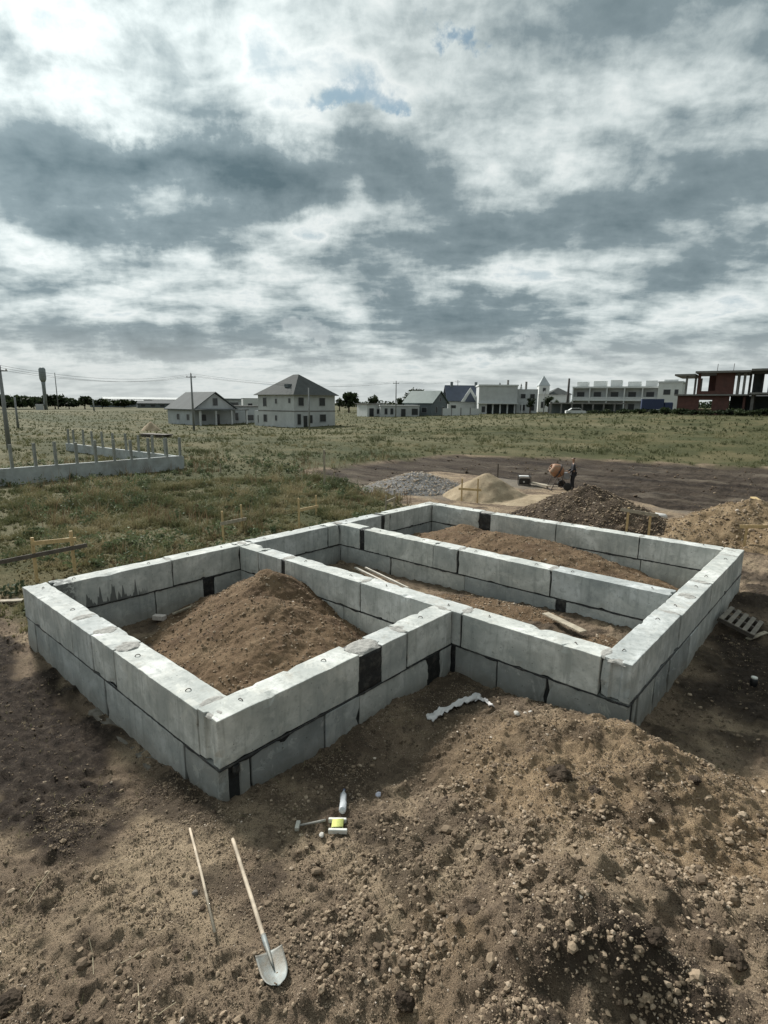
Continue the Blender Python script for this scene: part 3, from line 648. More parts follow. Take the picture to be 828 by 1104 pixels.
heap('soil_heap', 'dark brown soil heap behind the far wall of the foundation', -.5, 8.0, 14.2, 24.0,
     lambda x, y: np.maximum(cone(x, y, 3.1, 19.3, 2.9, 2.0, 1.35, p=1.1, rot=.45), cone(x, y, 4.2, 18.8, 2.2, 1.7, .95, p=1.2, rot=.4)), BR2, .07, 2.2)
heap('soil_heap', 'tan rubble heap at the right edge beyond the foundation corner', 4.8, 13.6, 16.0, 25.0,
     lambda x, y: np.maximum(cone(x, y, 8.6, 20.4, 3.0, 2.4, 1.32, p=1.1, rot=.5), cone(x, y, 10.4, 19.4, 2.6, 2.0, 1.2, p=1.2)), BR3, .07, 2.4)
heap('gravel_heap', 'grey gravel heap beside the sand at the edge of the dark track', -12.5, -2.5, 15.5, 26.5,
     lambda x, y: cone(x, y, -6.9, 20.6, 3.1, 2.2, .95, p=1.1, rot=.9), GRAV, .07, .7, 'gravel heap')
sp_ = P(523, 533, -1.15)
heap('sand_heap', 'pale sand heap between the gravel heap and the generator', -8.5, 3.0, 15.5, 27.5,
     lambda x, y: np.maximum(cone(x, y, -2.7, 20.9, 2.1, 1.7, 1.22, p=1.1, rot=.6), cone(x, y, .1, 21.9, 3.3, 1.7, .20, -1.17, 1.6, rot=.55)), SAND, .07, .7, 'sand heap')

# ------------------------------------------------------------------ loose stones and clods (uncountable)
def ico(sub):
    if sub < 0:
        return np.array([(1, 0, 0), (-1, 0, 0), (0, 1, 0), (0, -1, 0), (0, 0, 1), (0, 0, -1.)]), np.array([(0, 2, 4), (2, 1, 4), (1, 3, 4), (3, 0, 4), (2, 0, 5), (1, 2, 5), (3, 1, 5), (0, 3, 5)])
    b = bmesh.new(); bmesh.ops.create_icosphere(b, subdivisions=sub, radius=1.0)
    V = np.array([v.co[:] for v in b.verts]); Fq = np.array([[v.index for v in f.verts] for f in b.faces]); b.free(); return V, Fq
def scatter(name, pts, size, tint, mat, sub=1, flat=.65, sink=.25, kind='stuff', rough=.28):
    V0, F0 = ico(sub); K = 24; temps = []
    for k in range(K):
        if sub >= 1: d = np.array([[1+.42*mnoise.noise(Vector(v)*1.4+Vector((k*5.1, 0, 0)))+.24*mnoise.noise(Vector(v)*3.4+Vector((0, k*3.3, 0)))+.08*mnoise.noise(Vector(v)*8)] for v in V0])
        else: d = 1+rng.normal(0, rough, (len(V0), 1))*.7
        temps.append(V0*d*np.array([1, rng.uniform(.65, 1), rng.uniform(flat-.15, flat+.15)]))
    temps = np.array(temps); n = len(pts); t = temps[rng.integers(0, K, n)]
    a = rng.random(n)*6.283; ca, sa = np.cos(a)[:, None], np.sin(a)[:, None]
    x = t[:, :, 0]*ca-t[:, :, 1]*sa; y = t[:, :, 0]*sa+t[:, :, 1]*ca; z = t[:, :, 2]
    tl = rng.normal(0, .3, (n, 1)); z, x = z*np.cos(tl)-x*np.sin(tl), x*np.cos(tl)+z*np.sin(tl)
    V = np.stack([x, y, z], -1)*size[:, None, None]+pts[:, None, :]; V[:, :, 2] += (size*(flat-sink))[:, None]*.6
    Fq = (F0[None]+(np.arange(n)*len(V0))[:, None, None]).reshape(-1, 3)
    me = np_mesh(name, V.reshape(-1, 3), Fq, False, {'tint': np.repeat(tint, len(V0))})
    o = link(name, me, mat); tag(o, None, None, None, kind); return o
STONE = tint_mat('soil_clods', [(0.0, (0.080, 0.059, 0.043)), (0.3, (0.177, 0.135, 0.094)), (0.6, (0.301, 0.234, 0.164)), (0.85, (0.417, 0.337, 0.252)), (1.0, (0.604, 0.526, 0.441))])
tools = [(7.9, -.75, .95, .42), (7.2, -.65, .85, .3), (7.85, .55, .4, .35)]
def gen(n, x0, x1, y0, y1, dens, smin, smax, pw):
    x = rng.uniform(x0, x1, n); y = rng.uniform(y0, y1, n)
    keep = rng.random(n) < dens(x, y)
    keep &= ~((x > -.02) & (x < L1+.02) & (y > -.02) & (y < VV+.02)) & ~((x > L1-.1) & (x < UU+.03) & (y > V1-.03) & (y < VV+.02))
    x, y = x[keep], y[keep]; s = smin+(smax-smin)*rng.random(len(x))**pw
    return x, y, s
def rockd(x, y):
    g = np.exp(-((x-10.6)/2.2)**2-((y-.9)/2.2)**2)+.55*np.exp(-((x-9.3)/1.1)**2-((y+.6)/1.3)**2)+.30*np.exp(-((x-12)/1.8)**2-((y-5)/3)**2)
    clear = np.zeros_like(x)
    for cx, cy, rx, ry in tools: clear = np.maximum(clear, np.exp(-((x-cx)/rx)**2-((y-cy)/ry)**2))
    return np.clip((.03+g)*(0.10+2.3*np.clip(fbm(x, y, .75, 4)+.08, 0, 1))*(1-clear), 0, 1)
x, y, s = gen(150000, 5.6, 13.2, -3.3, 4.45, rockd, .004, .028, 3.6)
scatter('loose_stones', np.stack([x, y, height(x, y)], -1), s, np.clip(.46+rng.normal(0, .17, len(x)), 0, 1), STONE, 0)
x, y, s = gen(3600, 5.8, 13.2, -3.0, 4.4, rockd, .014, .06, 4.5)
scatter('earth_clods', np.stack([x, y, height(x, y)], -1), s, np.clip(.36+rng.normal(0, .17, len(x)), 0, 1), STONE, 2)
x, y, s = gen(26000, -3, 15, -3, 15.5, lambda x, y: np.clip(.35+fbm(x, y, 1.3, 3), 0, 1)*.5, .008, .036, 3.0)
scatter('small_rubble', np.stack([x, y, height(x, y)], -1), s, np.clip(.38+rng.normal(0, .22, len(x)), 0, 1), STONE, 0)
x, y, s = gen(7000, -18, 22, 17, 46, lambda x, y: (poly_sd(x, y, STRIP) > .2)*np.clip(.2+fbm(x, y, 2, 3), 0, 1), .02, .13, 4.0)
scatter('track_clods', np.stack([x, y, height(x, y)], -1), s, np.clip(.15+rng.normal(0, .15, len(x)), 0, 1), STONE, 0)
def crumbd(x, y): return np.clip(.42+1.1*fbm(x, y, .5, 4), .06, 1)*np.clip(1.3-.0*x, 0, 1)
x, y, s = gen(330000, 5.2, 12.6, -3.3, 4.45, crumbd, .0035, .0105, 1.8)
scatter('soil_crumbs', np.stack([x, y, height(x, y)+.001], -1), s, np.clip(.36+rng.normal(0, .24, len(x))+.25*fbm(x, y, .8, 3), 0, 1), STONE, -1)
x, y, s = gen(90000, -3, 13.5, -3.3, 13.5, lambda x, y: ((x < 5.2) | (y > 4.45))*np.clip(.4+1.1*fbm(x, y, .8, 4), .04, 1), .006, .020, 2.5)
scatter('soil_crumbs', np.stack([x, y, height(x, y)+.001], -1), s, np.clip(.26+rng.normal(0, .22, len(x)), 0, 1), STONE, -1)
# stones on the heaps
dg = bpy.context.evaluated_depsgraph_get()
for ob in [o for o in COL.objects if o.name.startswith(('soil_heap', 'gravel_heap'))]:
    me_ = ob.data; n_ = len(me_.vertices); vv = np.zeros(n_*3, np.float32); me_.vertices.foreach_get('co', vv); vv = vv.reshape(-1, 3)+np.array(ob.location, np.float32)
    k = min(n_, 6500 if ob.location.y < 13 else 4500); pick = rng.choice(n_, k, replace=False)
    big = ob.location.y > 13
    s = (.006 if not big else .018)+(.026 if not big else .05)*rng.random(k)**5
    gv = ob.name.startswith('gravel')
    o = scatter('clod_scatter' if not gv else 'gravel_scatter', vv[pick], s, np.clip((.48 if not gv else .9)+rng.normal(0, .2, k), 0, 1), STONE, 0)
    o.parent = ob; o.matrix_parent_inverse = Matrix.Translation(-ob.location)

# single dark lumps one can point at
def lump(px, py, r, label):
    g_ = G(px, py); b = bmesh.new(); bmesh.ops.create_icosphere(b, subdivisions=4, radius=r)
    for v in b.verts:
        q = v.co*1.0/r*1.3+Vector((px, py, 0)); v.co *= 1+.35*mnoise.fractal(q, .9, 2.1, 4)+.10*mnoise.noise(q*5); v.co.z *= .62
    me_ = bpy.data.meshes.new('earth_lump'); b.to_mesh(me_); b.free()
    o = link('earth_lump', me_, BR2, None, g_+Vector((0, 0, r*.2))); tag(o, label, 'earth lump')
lump(603, 838, .13, 'dark moist earth lump on the crest of the spoil below the middle wall')
lump(640, 856, .075, 'grey brown earth lump just right of the dark moist lump on the spoil')
lump(437, 1080, .075, 'dark round earth lump at the bottom edge right of the shovel')
lump(792, 1032, .08, 'dark earth lump among gravel near the bottom right corner')
lump(748, 842, .06, 'earth lump on the stony slope right of the foundation corner')
lump(512, 985, .06, 'earth lump in the stony hollow right of the shovel blade')
lump(6, 1088, .10, 'black lump of earth at the bottom left corner')
lump(706, 1012, .07, 'dark earth lump in the gravel left of the bottom right lump')

# ------------------------------------------------------------------ tools
def on_ground(pa, pb, lift):
    a = G(*pa); b = G(*pb); a.z += lift; b.z += lift; return a, b
STEEL = simple('worn_steel', (.21, .235, .23), .62, .25, 9, .35, .15, dirt=(.16, .135, .10), dirt_amt=.85)
a, b = on_ground((251, 908), (287, 1022), .035)
sh = empty('shovel', ((a+b)/2)); tag(sh, 'round point shovel with wooden handle lying on the bare soil', 'shovel')
inv = Vector(sh.location)
dirv = (b-a).normalized()
MH = simple('worn_ash_handle', (.44, .37, .28), .75, .2, 10, bump=.15, dirt=(.22, .18, .13))
m = MB(); n = 12; pts = [a+(b-a)*i/n+Vector((0, 0, .004*math.sin(i)))-inv for i in range(n+1)]; m.tube(pts, [.016]+[.0175]*(n-1)+[.019], 12); m.build('handle', MH, sh, True)
# blade: cupped sheet with rounded shoulders and a pointed tip
side = dirv.cross(Vector((0, 0, 1))).normalized(); upv = side.cross(dirv).normalized()
m = MB(); nu, nv = 12, 16; prof = []
Lb = .29
ver = []
for j in range(nv+1):
    t = j/nv
    w = .105*(1-.06*t) if t < .45 else .105*(1-.06*t)*math.sqrt(max(0, 1-((t-.45)/.56)**2.1))
    row = []
    for i in range(nu+1):
        u = i/nu*2-1
        cup = .022*(u*u)*(1-t*.4)+.012*math.sin(t*3.14)*-1-.006*math.exp(-(u*5)**2)*(1-t)
        lift = .018*(1-t)**2
        row.append(b-inv+dirv*(.075+t*Lb-.012*(1-u*u)*0+(0.012*abs(u) if t == 0 else 0))+side*(u*w)+upv*(cup+lift-.012))
    ver.append([m.b.verts.new(p) for p in row])
for j in range(nv):
    for i in range(nu): m.b.faces.new((ver[j][i], ver[j][i+1], ver[j+1][i+1], ver[j+1][i]))
blade = m.build('blade', STEEL, sh, True); mod = blade.modifiers.new('t', 'SOLIDIFY'); mod.thickness = .0025
m = MB(); m.tube([b-inv-dirv*.09, b-inv, b-inv+dirv*.07, b-inv+dirv*.16, b-inv+dirv*.22], [.020, .0205, .017, .011, .004], 12); m.build('socket', STEEL, sh, True)

a, b = on_ground((205, 898), (232, 1011), .05)
st = empty('wooden_stick', (a+b)/2); tag(st, 'thin bare wooden stick lying left of the shovel', 'stick')
m = MB(); m.tube([a-st.location, (a+b)/2-st.location+Vector((0.003, .004, .004)), b-st.location], [.011, .0125, .0115], 10); m.build('shaft', MH, st, True)

# hammer
a, b = on_ground((321, 893), (351, 888), .03)
hm = empty('hammer', a); tag(hm, 'small sledge hammer with pale head lying beside the string spool', 'hammer')
dv = (b-a).normalized(); pr = dv.cross(Vector((0, 0, 1))).normalized()
m = MB(); m.tube([Vector((0, 0, 0)), dv*.15, (b-a)*1.0], [.012, .011, .014], 10); m.build('handle', simple('grey_handle', (.30, .29, .26), .6), hm, True)
m = MB(); m.beam(-pr*.055, pr*.055, .045, .045, (0, 0, 1)); hd = m.build('head', simple('pale_steel_head', (.42, .41, .36), .5, .15), hm)
bv = hd.modifiers.new('b', 'BEVEL'); bv.width = .008; bv.segments = 2

# string spool of two white boards with yellow cord
c = G(364, 893); ang = math.atan2(*(G(380, 889)-G(348, 896)).yx)
spl = empty('string_spool', c+Vector((0, 0, .005)), ang); tag(spl, 'white plastic reel wound with yellow builders string', 'string reel')
WP = simple('dull_white_plastic', (.62, .62, .57), .5, .12, 12, bump=.05)
m = MB(); m.box(-.10, .085, .055, .09, 0, .05, bev=.006); m.build('flange', WP, spl)
m = MB(); m.box(-.085, .105, -.09, -.055, 0, .05, bev=.006); m.build('flange', WP, spl)
m = MB()
for k in range(9):
    yy = -.048+.012*k
    pts = [(-.055, yy, .012), (-.055, yy, .052), (.055, yy+.006, .056), (.055, yy, .012), (-.055, yy, .012)]
    m.tube(pts, .0075, 6)
m.build('cord', simple('yellow_cord', (.62, .66, .22), .8, .2, 30), spl, True)
# bottle lying
a, b = on_ground((371, 856), (369, 880), .045)
bt = empty('plastic_bottle', b); tag(bt, 'crushed clear plastic bottle lying above the string reel', 'bottle')
dv = (a-b); L_ = dv.length; qd = dv.to_track_quat('Z', 'Y').to_matrix().to_4x4()
m_, N_, bs_ = new_mat('frosted_pet'); bs_.inputs['Base Color'].default_value = (.72, .76, .79, 1); bs_.inputs['Roughness'].default_value = .18; bs_.inputs['Transmission Weight'].default_value = .35
m = MB(); m.lathe([(.030, 0), (.038, .01), (.037, L_*.3), (.032, L_*.42), (.038, L_*.55), (.036, L_*.75), (.014, L_*.93), (.013, L_)], 20, qd); bd = m.build('bottle_body', m_, bt, True)
for v in bd.data.vertices: v.co += Vector((mnoise.noise(v.co*30), mnoise.noise(v.co*30+Vector((5, 0, 0))), mnoise.noise(v.co*30+Vector((0, 5, 0)))))*.010
m = MB(); m.lathe([(.016, L_-.004), (.016, L_+.016)], 14, qd); m.build('cap', simple('dark_blue_cap', (.02, .04, .12), .4), bt, True)
# small white stone by the reel
def stone(px, py, r, label, col=(.48, .46, .42)):
    g_ = G(px, py); b_ = bmesh.new(); bmesh.ops.create_icosphere(b_, subdivisions=2, radius=r)
    for v in b_.verts: v.co *= 1+.45*mnoise.noise(v.co/r*.9+Vector((px, py, 0))); v.co.z *= .6
    me_ = bpy.data.meshes.new('pale_stone'); b_.to_mesh(me_); b_.free()
    tag(link('pale_stone', me_, simple('pale_stone_'+str(col[0]), col, .9, .2, 20), None, g_+Vector((0, 0, r*.3))), label, 'stone')
stone(347, 901, .030, 'small pale stone between the hammer and the string reel')
stone(557, 770, .045, 'white stone at the foot of the wall between two dark lower blocks')
stone(408, 856, .04, 'pale blue grey stone right of the plastic bottle', (.36, .38, .44))
stone(572, 768, .028, 'smaller white stone right of the white stone by the wall')
stone(210, 963, .028, 'dark pebble stone lying against the thin stick', (.16, .14, .12))
stone(724, 658+50, .03, 'tiny pale stone on dark earth along the right wall')

# crumpled white film
m = MB()
def ribbon(pts, w, tw=0.0):
    P_ = [G(*p[:2])+Vector((0, 0, p[2])) for p in pts]; prev = None; k = 6; out = []
    for i in range(len(P_)-1):
        for j in range(k): out.append(P_[i].lerp(P_[i+1], j/k))
    out.append(P_[-1])
    for i, p in enumerate(out):
        d = (out[min(i+1, len(out)-1)]-out[max(i-1, 0)]).normalized(); s_ = d.cross(Vector((0, 0, 1))).normalized()
        ww = w*(1+.35*mnoise.noise(p*6)); off = Vector((0, 0, .02*mnoise.noise(p*14)))
        c_ = [m.b.verts.new(p+s_*ww*q+Vector((0, 0, zz))+off) for q, zz in ((-.5, -.01), (-.2, .018), (.15, -.006), (.5, .012))]
        if prev:
            for q in range(3): m.b.faces.new((prev[q], prev[q+1], c_[q+1], c_[q]))
        prev = c_
A_ = [G(463, 777), G(480, 767), G(500, 758), G(514, 754), G(524, 757), G(531, 766)]
rows = []
NU, NV = 46, 12
for i in range(NU+1):
    t = i/NU*(len(A_)-1); k = min(int(t), len(A_)-2); p = A_[k].lerp(A_[k+1], t-k); d = (A_[k+1]-A_[k]).normalized(); s_ = d.cross(Vector((0, 0, 1))).normalized()
    w = (.10 if t < 3.2 else .035)*(1+.35*mnoise.noise(Vector((t*2, 0, 4)))); row = []
    for j in range(NV+1):
        u = j/NV-.5; q = p+s_*(u*w*1.3); f = abs(mnoise.noise(Vector((t*1.2, u*9, 1))))*.075+abs(mnoise.noise(Vector((t*5, u*16, 3))))*.03
        q.z = zg(q.x, q.y)+.012+f+.05*math.exp(-((t-2.6)/.9)**2)*(1-abs(u)*1.6); row.append(m.b.verts.new(q))
    rows.append(row)
for i in range(NU):
    for j in range(NV): m.b.faces.new((rows[i][j], rows[i][j+1], rows[i+1][j+1], rows[i+1][j]))
fl = m.build('plastic_film', simple('white_film', (.55, .54, .53), .45, .1, 10, bump=.2), None, True); md = fl.modifiers.new('t', 'SOLIDIFY'); md.thickness = .002
tag(fl, 'crumpled white plastic film lying on the spoil near the re-entrant corner', 'plastic film')

# black canister by the right side
c = G(812, 740); cn_ = empty('canister', c); tag(cn_, 'small black canister with white lid standing on the soil at the right', 'canister')
m = MB(); m.lathe([(.05, -.02), (.058, .0), (.058, .11), (.045, .13)], 16); m.build('canister_body', simple('black_plastic', (.012, .012, .013), .4), cn_, True)
m = MB(); m.lathe([(.047, .13), (.05, .135), (.048, .155), (.02, .16)], 16); m.build('lid', WP, cn_, True)

# pallet against the right wall
pl = empty('pallet', (9.56, 9.75, -.93)); pl.rotation_euler = (R(-2), R(17), R(-2)); tag(pl, 'small weathered wooden pallet leaning beside the right foundation wall', 'pallet')
for k in range(5):
    m = MB(); x = .02+.145*k; m.box(x, x+.085, 0, 1.05, .06, .082, bev=.003); m.build('slat', simple('greyed_slat', (.19, .17, .14), .9, .3, 7), pl)
for yy in (.04, .5, .95):
    m = MB(); m.box(0, .69, yy, yy+.07, -.02, .058, bev=.003); m.build('runner', M_WOODD, pl)
def plank(label, a, b, w, h, mat, cat='board', name='loose_board', sag=0):
    a = Vector(a); b = Vector(b); m = MB(); mid = (a+b)/2
    n = 6
    for_ = [a.lerp(b, i/n)+Vector((0, 0, -sag*math.sin(math.pi*i/n)))-mid for i in range(n+1)]
    d = (b-a).normalized(); s_ = d.cross(Vector((0, 0, 1))).normalized(); u_ = s_.cross(d)
    rings = [[m.b.verts.new(p+s_*w/2*sx_+u_*h/2*sy_) for sx_, sy_ in ((-1, -1), (1, -1), (1, 1), (-1, 1))] for p in for_]
    for i in range(n):
        for k in range(4): m.b.faces.new((rings[i][k], rings[i][(k+1) % 4], rings[i+1][(k+1) % 4], rings[i+1][k]))
    m.b.faces.new(rings[0][::-1]); m.b.faces.new(rings[-1])
    o = m.build(name, mat, None, False, mid, jit=.002); tag(o, label, cat); return o
plank('short broken board on the earth right of the pallet', G(806, 690)+Vector((0, 0, .03)), G(826, 684)+Vector((0, 0, .05)), .09, .025, M_WOODG)
plank('pale pole lying in the middle room, left of two', P(383, 612, -.95), P(428, 634, -.90), .055, .04, simple('pale_pole', (.50, .47, .41), .7))
plank('pale pole lying in the middle room, right of two', P(394, 612, -.92), P(440, 634, -.86), .045, .04, simple('pale_pole', (.5, .47, .41), .7))
plank('flat grey plank lying on spoil at the right end of the middle room', P(588, 661, -.66), P(629, 681, -.62), .16, .025, M_WOODG)
plank('pale batten running from the white brick onto the soil heap', P(186, 662, -1.05), P(228, 645, -.86), .06, .03, M_WOODG)
plank('weathered board lying on the earth by the left foundation corner', G(-30, 652)+Vector((0, 0, .04)), G(25, 649)+Vector((0, 0, .05)), .14, .03, M_WOODG)
plank('second weathered board under the first at the left foundation corner', G(-12, 655)+Vector((0, 0, .02)), G(20, 646)+Vector((0, 0, .02)), .10, .03, M_WOODD)
plank('pale plank lying on the sand between generator and mixer', P(573, 520, -1.0), P(592, 524, -1.0), .30, .05, M_WOODG)
plank('light board leaning on the far side of the tan rubble heap', P(812, 536, .05), P(850, 560, -.3), .2, .04, M_WOOD)
b_ = MB(); b_.box(-.13, .13, -.065, .065, 0, .10, bev=.008); o = b_.build('brick', simple('whitish_brick', (.50, .46, .42), .85, .2, 20, bump=.3)); o.location = P(172, 668, -1.08); o.rotation_euler = (0, 0, .55)
tag(o, 'whitish brick on the floor of the near room left of the soil heap', 'brick')
# dry twigs
def twig(pts, label):
    P_ = [G(*p)+Vector((0, 0, .012)) for p in pts]; m = MB(); m.tube(P_, [.003]*len(P_), 5)
    o = m.build('dry_twig', simple('straw', (.42, .36, .24), .8), None); tag(o, label, 'twig')
twig([(96, 1012), (100, 1030), (101, 1052)], 'dry pale twig left of the shovel blade')
twig([(149, 1062), (150, 1085), (150, 1103)], 'dry straight twig at the bottom edge below the stick')
twig([(165, 1100), (178, 1090), (190, 1082)], 'dry slanting twig at the bottom edge left of the shovel blade')
twig([(30, 974), (40, 958), (54, 940)], 'dry straw stalk in the lower left of the bare soil')
twig([(130, 1040), (145, 1033), (158, 1024)], 'dry short stalk between the stick end and the bottom twigs')

# ------------------------------------------------------------------ batter boards and stakes
def ztop(base, py):
    d = math.hypot(base.x-CAM[0], base.y-CAM[1]); return d
def zat(pt, px, py):
    return Z(px, py, math.hypot(pt.x-CAM[0], pt.y-CAM[1]))
def batter(label, posts, rails, mat=M_WOOD, w=.055):
    bs = [P(px, yb, -1.17) for px, yt, yb in posts]
    root = empty('batter_board' if rails else 'wooden_stake', bs[0]); tag(root, label, 'batter board' if rails else 'stake')
    for (px, yt, yb), b0 in zip(posts, bs):
        m = MB(); top = zat(b0, px, yt); g_ = zg(b0.x, b0.y)
        m.beam(b0-root.location+Vector((0, 0, -.15)), Vector((b0.x, b0.y, top))-Vector(root.location), w, w*.9); m.build('post', mat, root, jit=.003)
    for (e0, y0, y1, e1, mt) in rails:   # rail heights at the two posts and overhang in metres at both ends
        a = Vector((bs[0].x, bs[0].y, zat(bs[0], posts[0][0], y0))); b = Vector((bs[1].x, bs[1].y, zat(bs[1], posts[1][0], y1)))
        d = (b-a).normalized(); s_ = d.cross(Vector((0, 0, 1))).normalized()*w*.75
        tc_ = Vector((CAM[0], CAM[1], a.z))-a
        if s_.dot(tc_) < 0: s_ = -s_
        m = MB(); m.beam(a-d*e0+s_-root.location, b+d*e1+s_-root.location, .028, .11); m.build('rail', mt, root, jit=.003)
    return root
batter('timber batter board with a long dark rail at the left edge before the weeds', [(40, 579, 627), (81, 572, 619)], [(2.2, 598, 590, .35, M_WOODD), (.05, 585, 581, .1, M_WOOD)], M_WOOD, .07)
batter('pale timber batter board of two posts just behind the back wall left of centre', [(241, 551, 586), (261, 544, 572)], [(.3, 564, 560, .4, M_WOODG)], M_WOOD)
batter('pale timber batter board behind the back wall near the inner wall ends', [(322.5, 537, 572), (341, 534, 556)], [(.1, 550, 546, .2, M_WOOD)], M_WOOD)
batter('two short stakes with a low rail left of the far foundation corner', [(416, 534, 552), (425, 528, 547)], [(.05, 541, 537, .1, M_WOODG)], M_WOODG)
batter('brown batter board standing in front of the sand heap', [(497.5, 516, 540), (514.5, 516, 542)], [(.15, 527, 528, .2, M_WOOD)], M_WOOD)
batter('yellowish batter board in front of the dark soil heap', [(675, 547, 576), (699, 553, 579)], [(.25, 550, 554, .25, M_WOODG)], M_WOOD, .07)
batter('broad pale batter board at the right edge before the tan rubble heap', [(802, 568, 592), (836, 568, 596)], [(.2, 567, 567, .3, M_WOOD)], M_WOOD, .07)
batter('single weathered stake standing in the grass left of the dark track', [(350, 485, 524)], [], M_WOODG, .09)
batter('thin stake beside the sand heap on its right slope', [(536, 500, 526)], [], M_WOODD, .06)
batter('short pale stake in the weeds right of the left batter board', [(238, 500, 510)], [], M_WOODG, .06)
o = MB(); o.box(-.3, .3, -.2, .2, 0, .26, bev=.09); bag = o.build('white_bag', simple('white_sack', (.55, .54, .52), .7, .1, 4), None, True, jit=.03); bag.location = P(710, 560, -1.2); tag(bag, 'small white sack lying between the dark and tan heaps', 'sack')

# generator
gp = P(565, 523, -1.15); gx_ = empty('generator', gp, R(35)); tag(gx_, 'small black portable generator with white top standing by the sand', 'generator')
m = MB()
for sx_ in (-.33, .33):
    for sy_ in (-.24, .24): m.tube([(sx_, sy_, 0), (sx_, sy_, .52)], .018, 8)
for sy_ in (-.24, .24):
    for zz in (.03, .52): m.tube([(-.33, sy_, zz), (.33, sy_, zz)], .018, 8)
for sx_ in (-.33, .33):
    for zz in (.03, .52): m.tube([(sx_, -.24, zz), (sx_, .24, zz)], .018, 8)
BLK = simple('black_enamel', (.012, .012, .012), .4)
m.build('frame', BLK, gx_)
m = MB(); m.box(-.30, .30, -.22, .22, .06, .40, bev=.02); m.build('engine_block', BLK, gx_)
m = MB(); m.box(-.30, .26, -.21, .21, .42, .54, bev=.03); m.build('fuel_tank', simple('white_tank', (.7, .7, .68), .4, .05), gx_)
m = MB(); m.lathe([(.05, 0), (.05, .02)], 12, Matrix.Translation((-.05, -.225, .22)) @ Matrix.Rotation(R(90), 4, 'X')); m.build('outlet', simple('pale_outlet', (.5, .5, .48), .5), gx_)

# concrete mixer
mp0 = P(600, 527, -1.12); mxr = empty('concrete_mixer', mp0, R(40)); tag(mxr, 'worn orange drum concrete mixer on a steel stand beside the dark track', 'concrete mixer')
OR = simple('worn_orange_paint', (.30, .15, .08), .7, .3, 5, dirt=(.24, .19, .14), dirt_amt=.95)
RUST = simple('rusty_dark_frame', (.05, .035, .03), .7)
Md = Matrix.Translation((-.05, 0, 1.0)) @ Matrix.Rotation(R(-62), 4, 'Y')
m = MB(); m.lathe([(.08, -.36), (.22, -.34), (.35, -.14), (.37, .05), (.29, .26), (.19, .40), (.17, .38), (.25, .24), (.25, .17), (.02, .15)], 24, Md); m.build('drum', OR, mxr, True)
m = MB(); m.lathe([(.37, -.09), (.40, -.09), (.40, -.02), (.37, -.02)], 24, Md); m.build('ring_gear', RUST, mxr)
m = MB()
for sy_ in (-.48, .48):
    m.tube([(-.42, sy_, 0), (-.05, sy_*1.0, 1.0), (.42, sy_, 0)], .028, 8); m.tube([(-.36, sy_, .18), (.36, sy_, .18)], .022, 8)
m.tube([(-.42, -.48, .03), (-.42, .48, .03)], .028, 8); m.tube([(.42, -.48, .03), (.42, .48, .03)], .028, 8); m.tube([(-.05, -.5, 1.0), (-.05, .5, 1.0)], .03, 8)
m.build('stand', RUST, mxr)
for sy_ in (-.56, .56):
    m = MB(); m.lathe([(.06, -.04), (.19, -.045), (.22, -.03), (.22, .03), (.19, .045), (.06, .04)], 20, Matrix.Translation((.42, sy_, .2)) @ Matrix.Rotation(R(90), 4, 'X')); w_ = m.build('wheel', simple('dark_rubber', (.02, .02, .02), .8), mxr, True)
m = MB(); m.box(.28, .62, -.2, .2, .55, .9, bev=.03); m.build('motor_box', simple('grey_motor_box', (.22, .22, .23), .5), mxr)

# person in dark clothes beside the mixer
def skinned(name, joints, edges, mat, parent=None, sub=2, loc=None):
    me_ = bpy.data.meshes.new(name); me_.from_pydata([j[0] for j in joints], edges, []); o = link(name, me_, mat, parent, loc)
    sk = o.modifiers.new('skin', 'SKIN'); sk.use_smooth_shade = True; sk.branch_smoothing = .6
    for v, j in zip(me_.skin_vertices[0].data, joints): v.radius = (j[1], j[2] if len(j) > 2 else j[1])
    me_.skin_vertices[0].data[0].use_root = True
    ss_ = o.modifiers.new('sub', 'SUBSURF'); ss_.levels = sub; ss_.render_levels = sub
    return o
pp = P(617, 528, -1.15); an = math.atan2(mp0.y-pp.y, mp0.x-pp.x)
SKIN = simple('skin', (.30, .18, .12), .6, .1); CLO = simple('dark_work_clothes', (.018, .018, .022), .85, .3); HAIR = simple('brown_hair', (.05, .033, .022), .8)
J = [((0, 0, .95), .13, .15), ((.0, 0, 1.15), .12, .15), ((.02, 0, 1.36), .12, .17), ((.03, 0, 1.47), .058), ((.045, 0, 1.54), .055), ((.06, 0, 1.64), .098, .085), ((.06, 0, 1.73), .088, .08),
     ((0, .1, .88), .09), ((.03, .11, .48), .062), ((-.02, .11, .09), .042), ((.12, .12, .03), .035),
     ((0, -.1, .88), .09), ((.06, -.11, .48), .062), ((.03, -.11, .09), .042), ((.17, -.12, .03), .035),
     ((.02, .2, 1.40), .06), ((.06, .24, 1.12), .045), ((.24, .2, .98), .034), ((.31, .19, .96), .032), ((.37, .18, .95), .02),
     ((.02, -.2, 1.40), .06), ((.06, -.24, 1.12), .045), ((.26, -.18, 1.02), .034), ((.33, -.17, 1.01), .032), ((.39, -.16, 1.0), .02)]
E_ = [(0, 1), (1, 2), (2, 3), (3, 4), (4, 5), (5, 6), (0, 7), (7, 8), (8, 9), (9, 10), (0, 11), (11, 12), (12, 13), (13, 14), (2, 15), (15, 16), (16, 17), (17, 18), (18, 19), (2, 20), (20, 21), (21, 22), (22, 23), (23, 24)]
pe = empty('person', pp, an); tag(pe, 'person in dark clothes standing upright beside the concrete mixer', 'person')
skinned('body', J, E_, SKIN, pe)
def grow(ids, extra, em): return [(J[i][0],)+tuple(r+extra for r in J[i][1:]) for i in ids], em
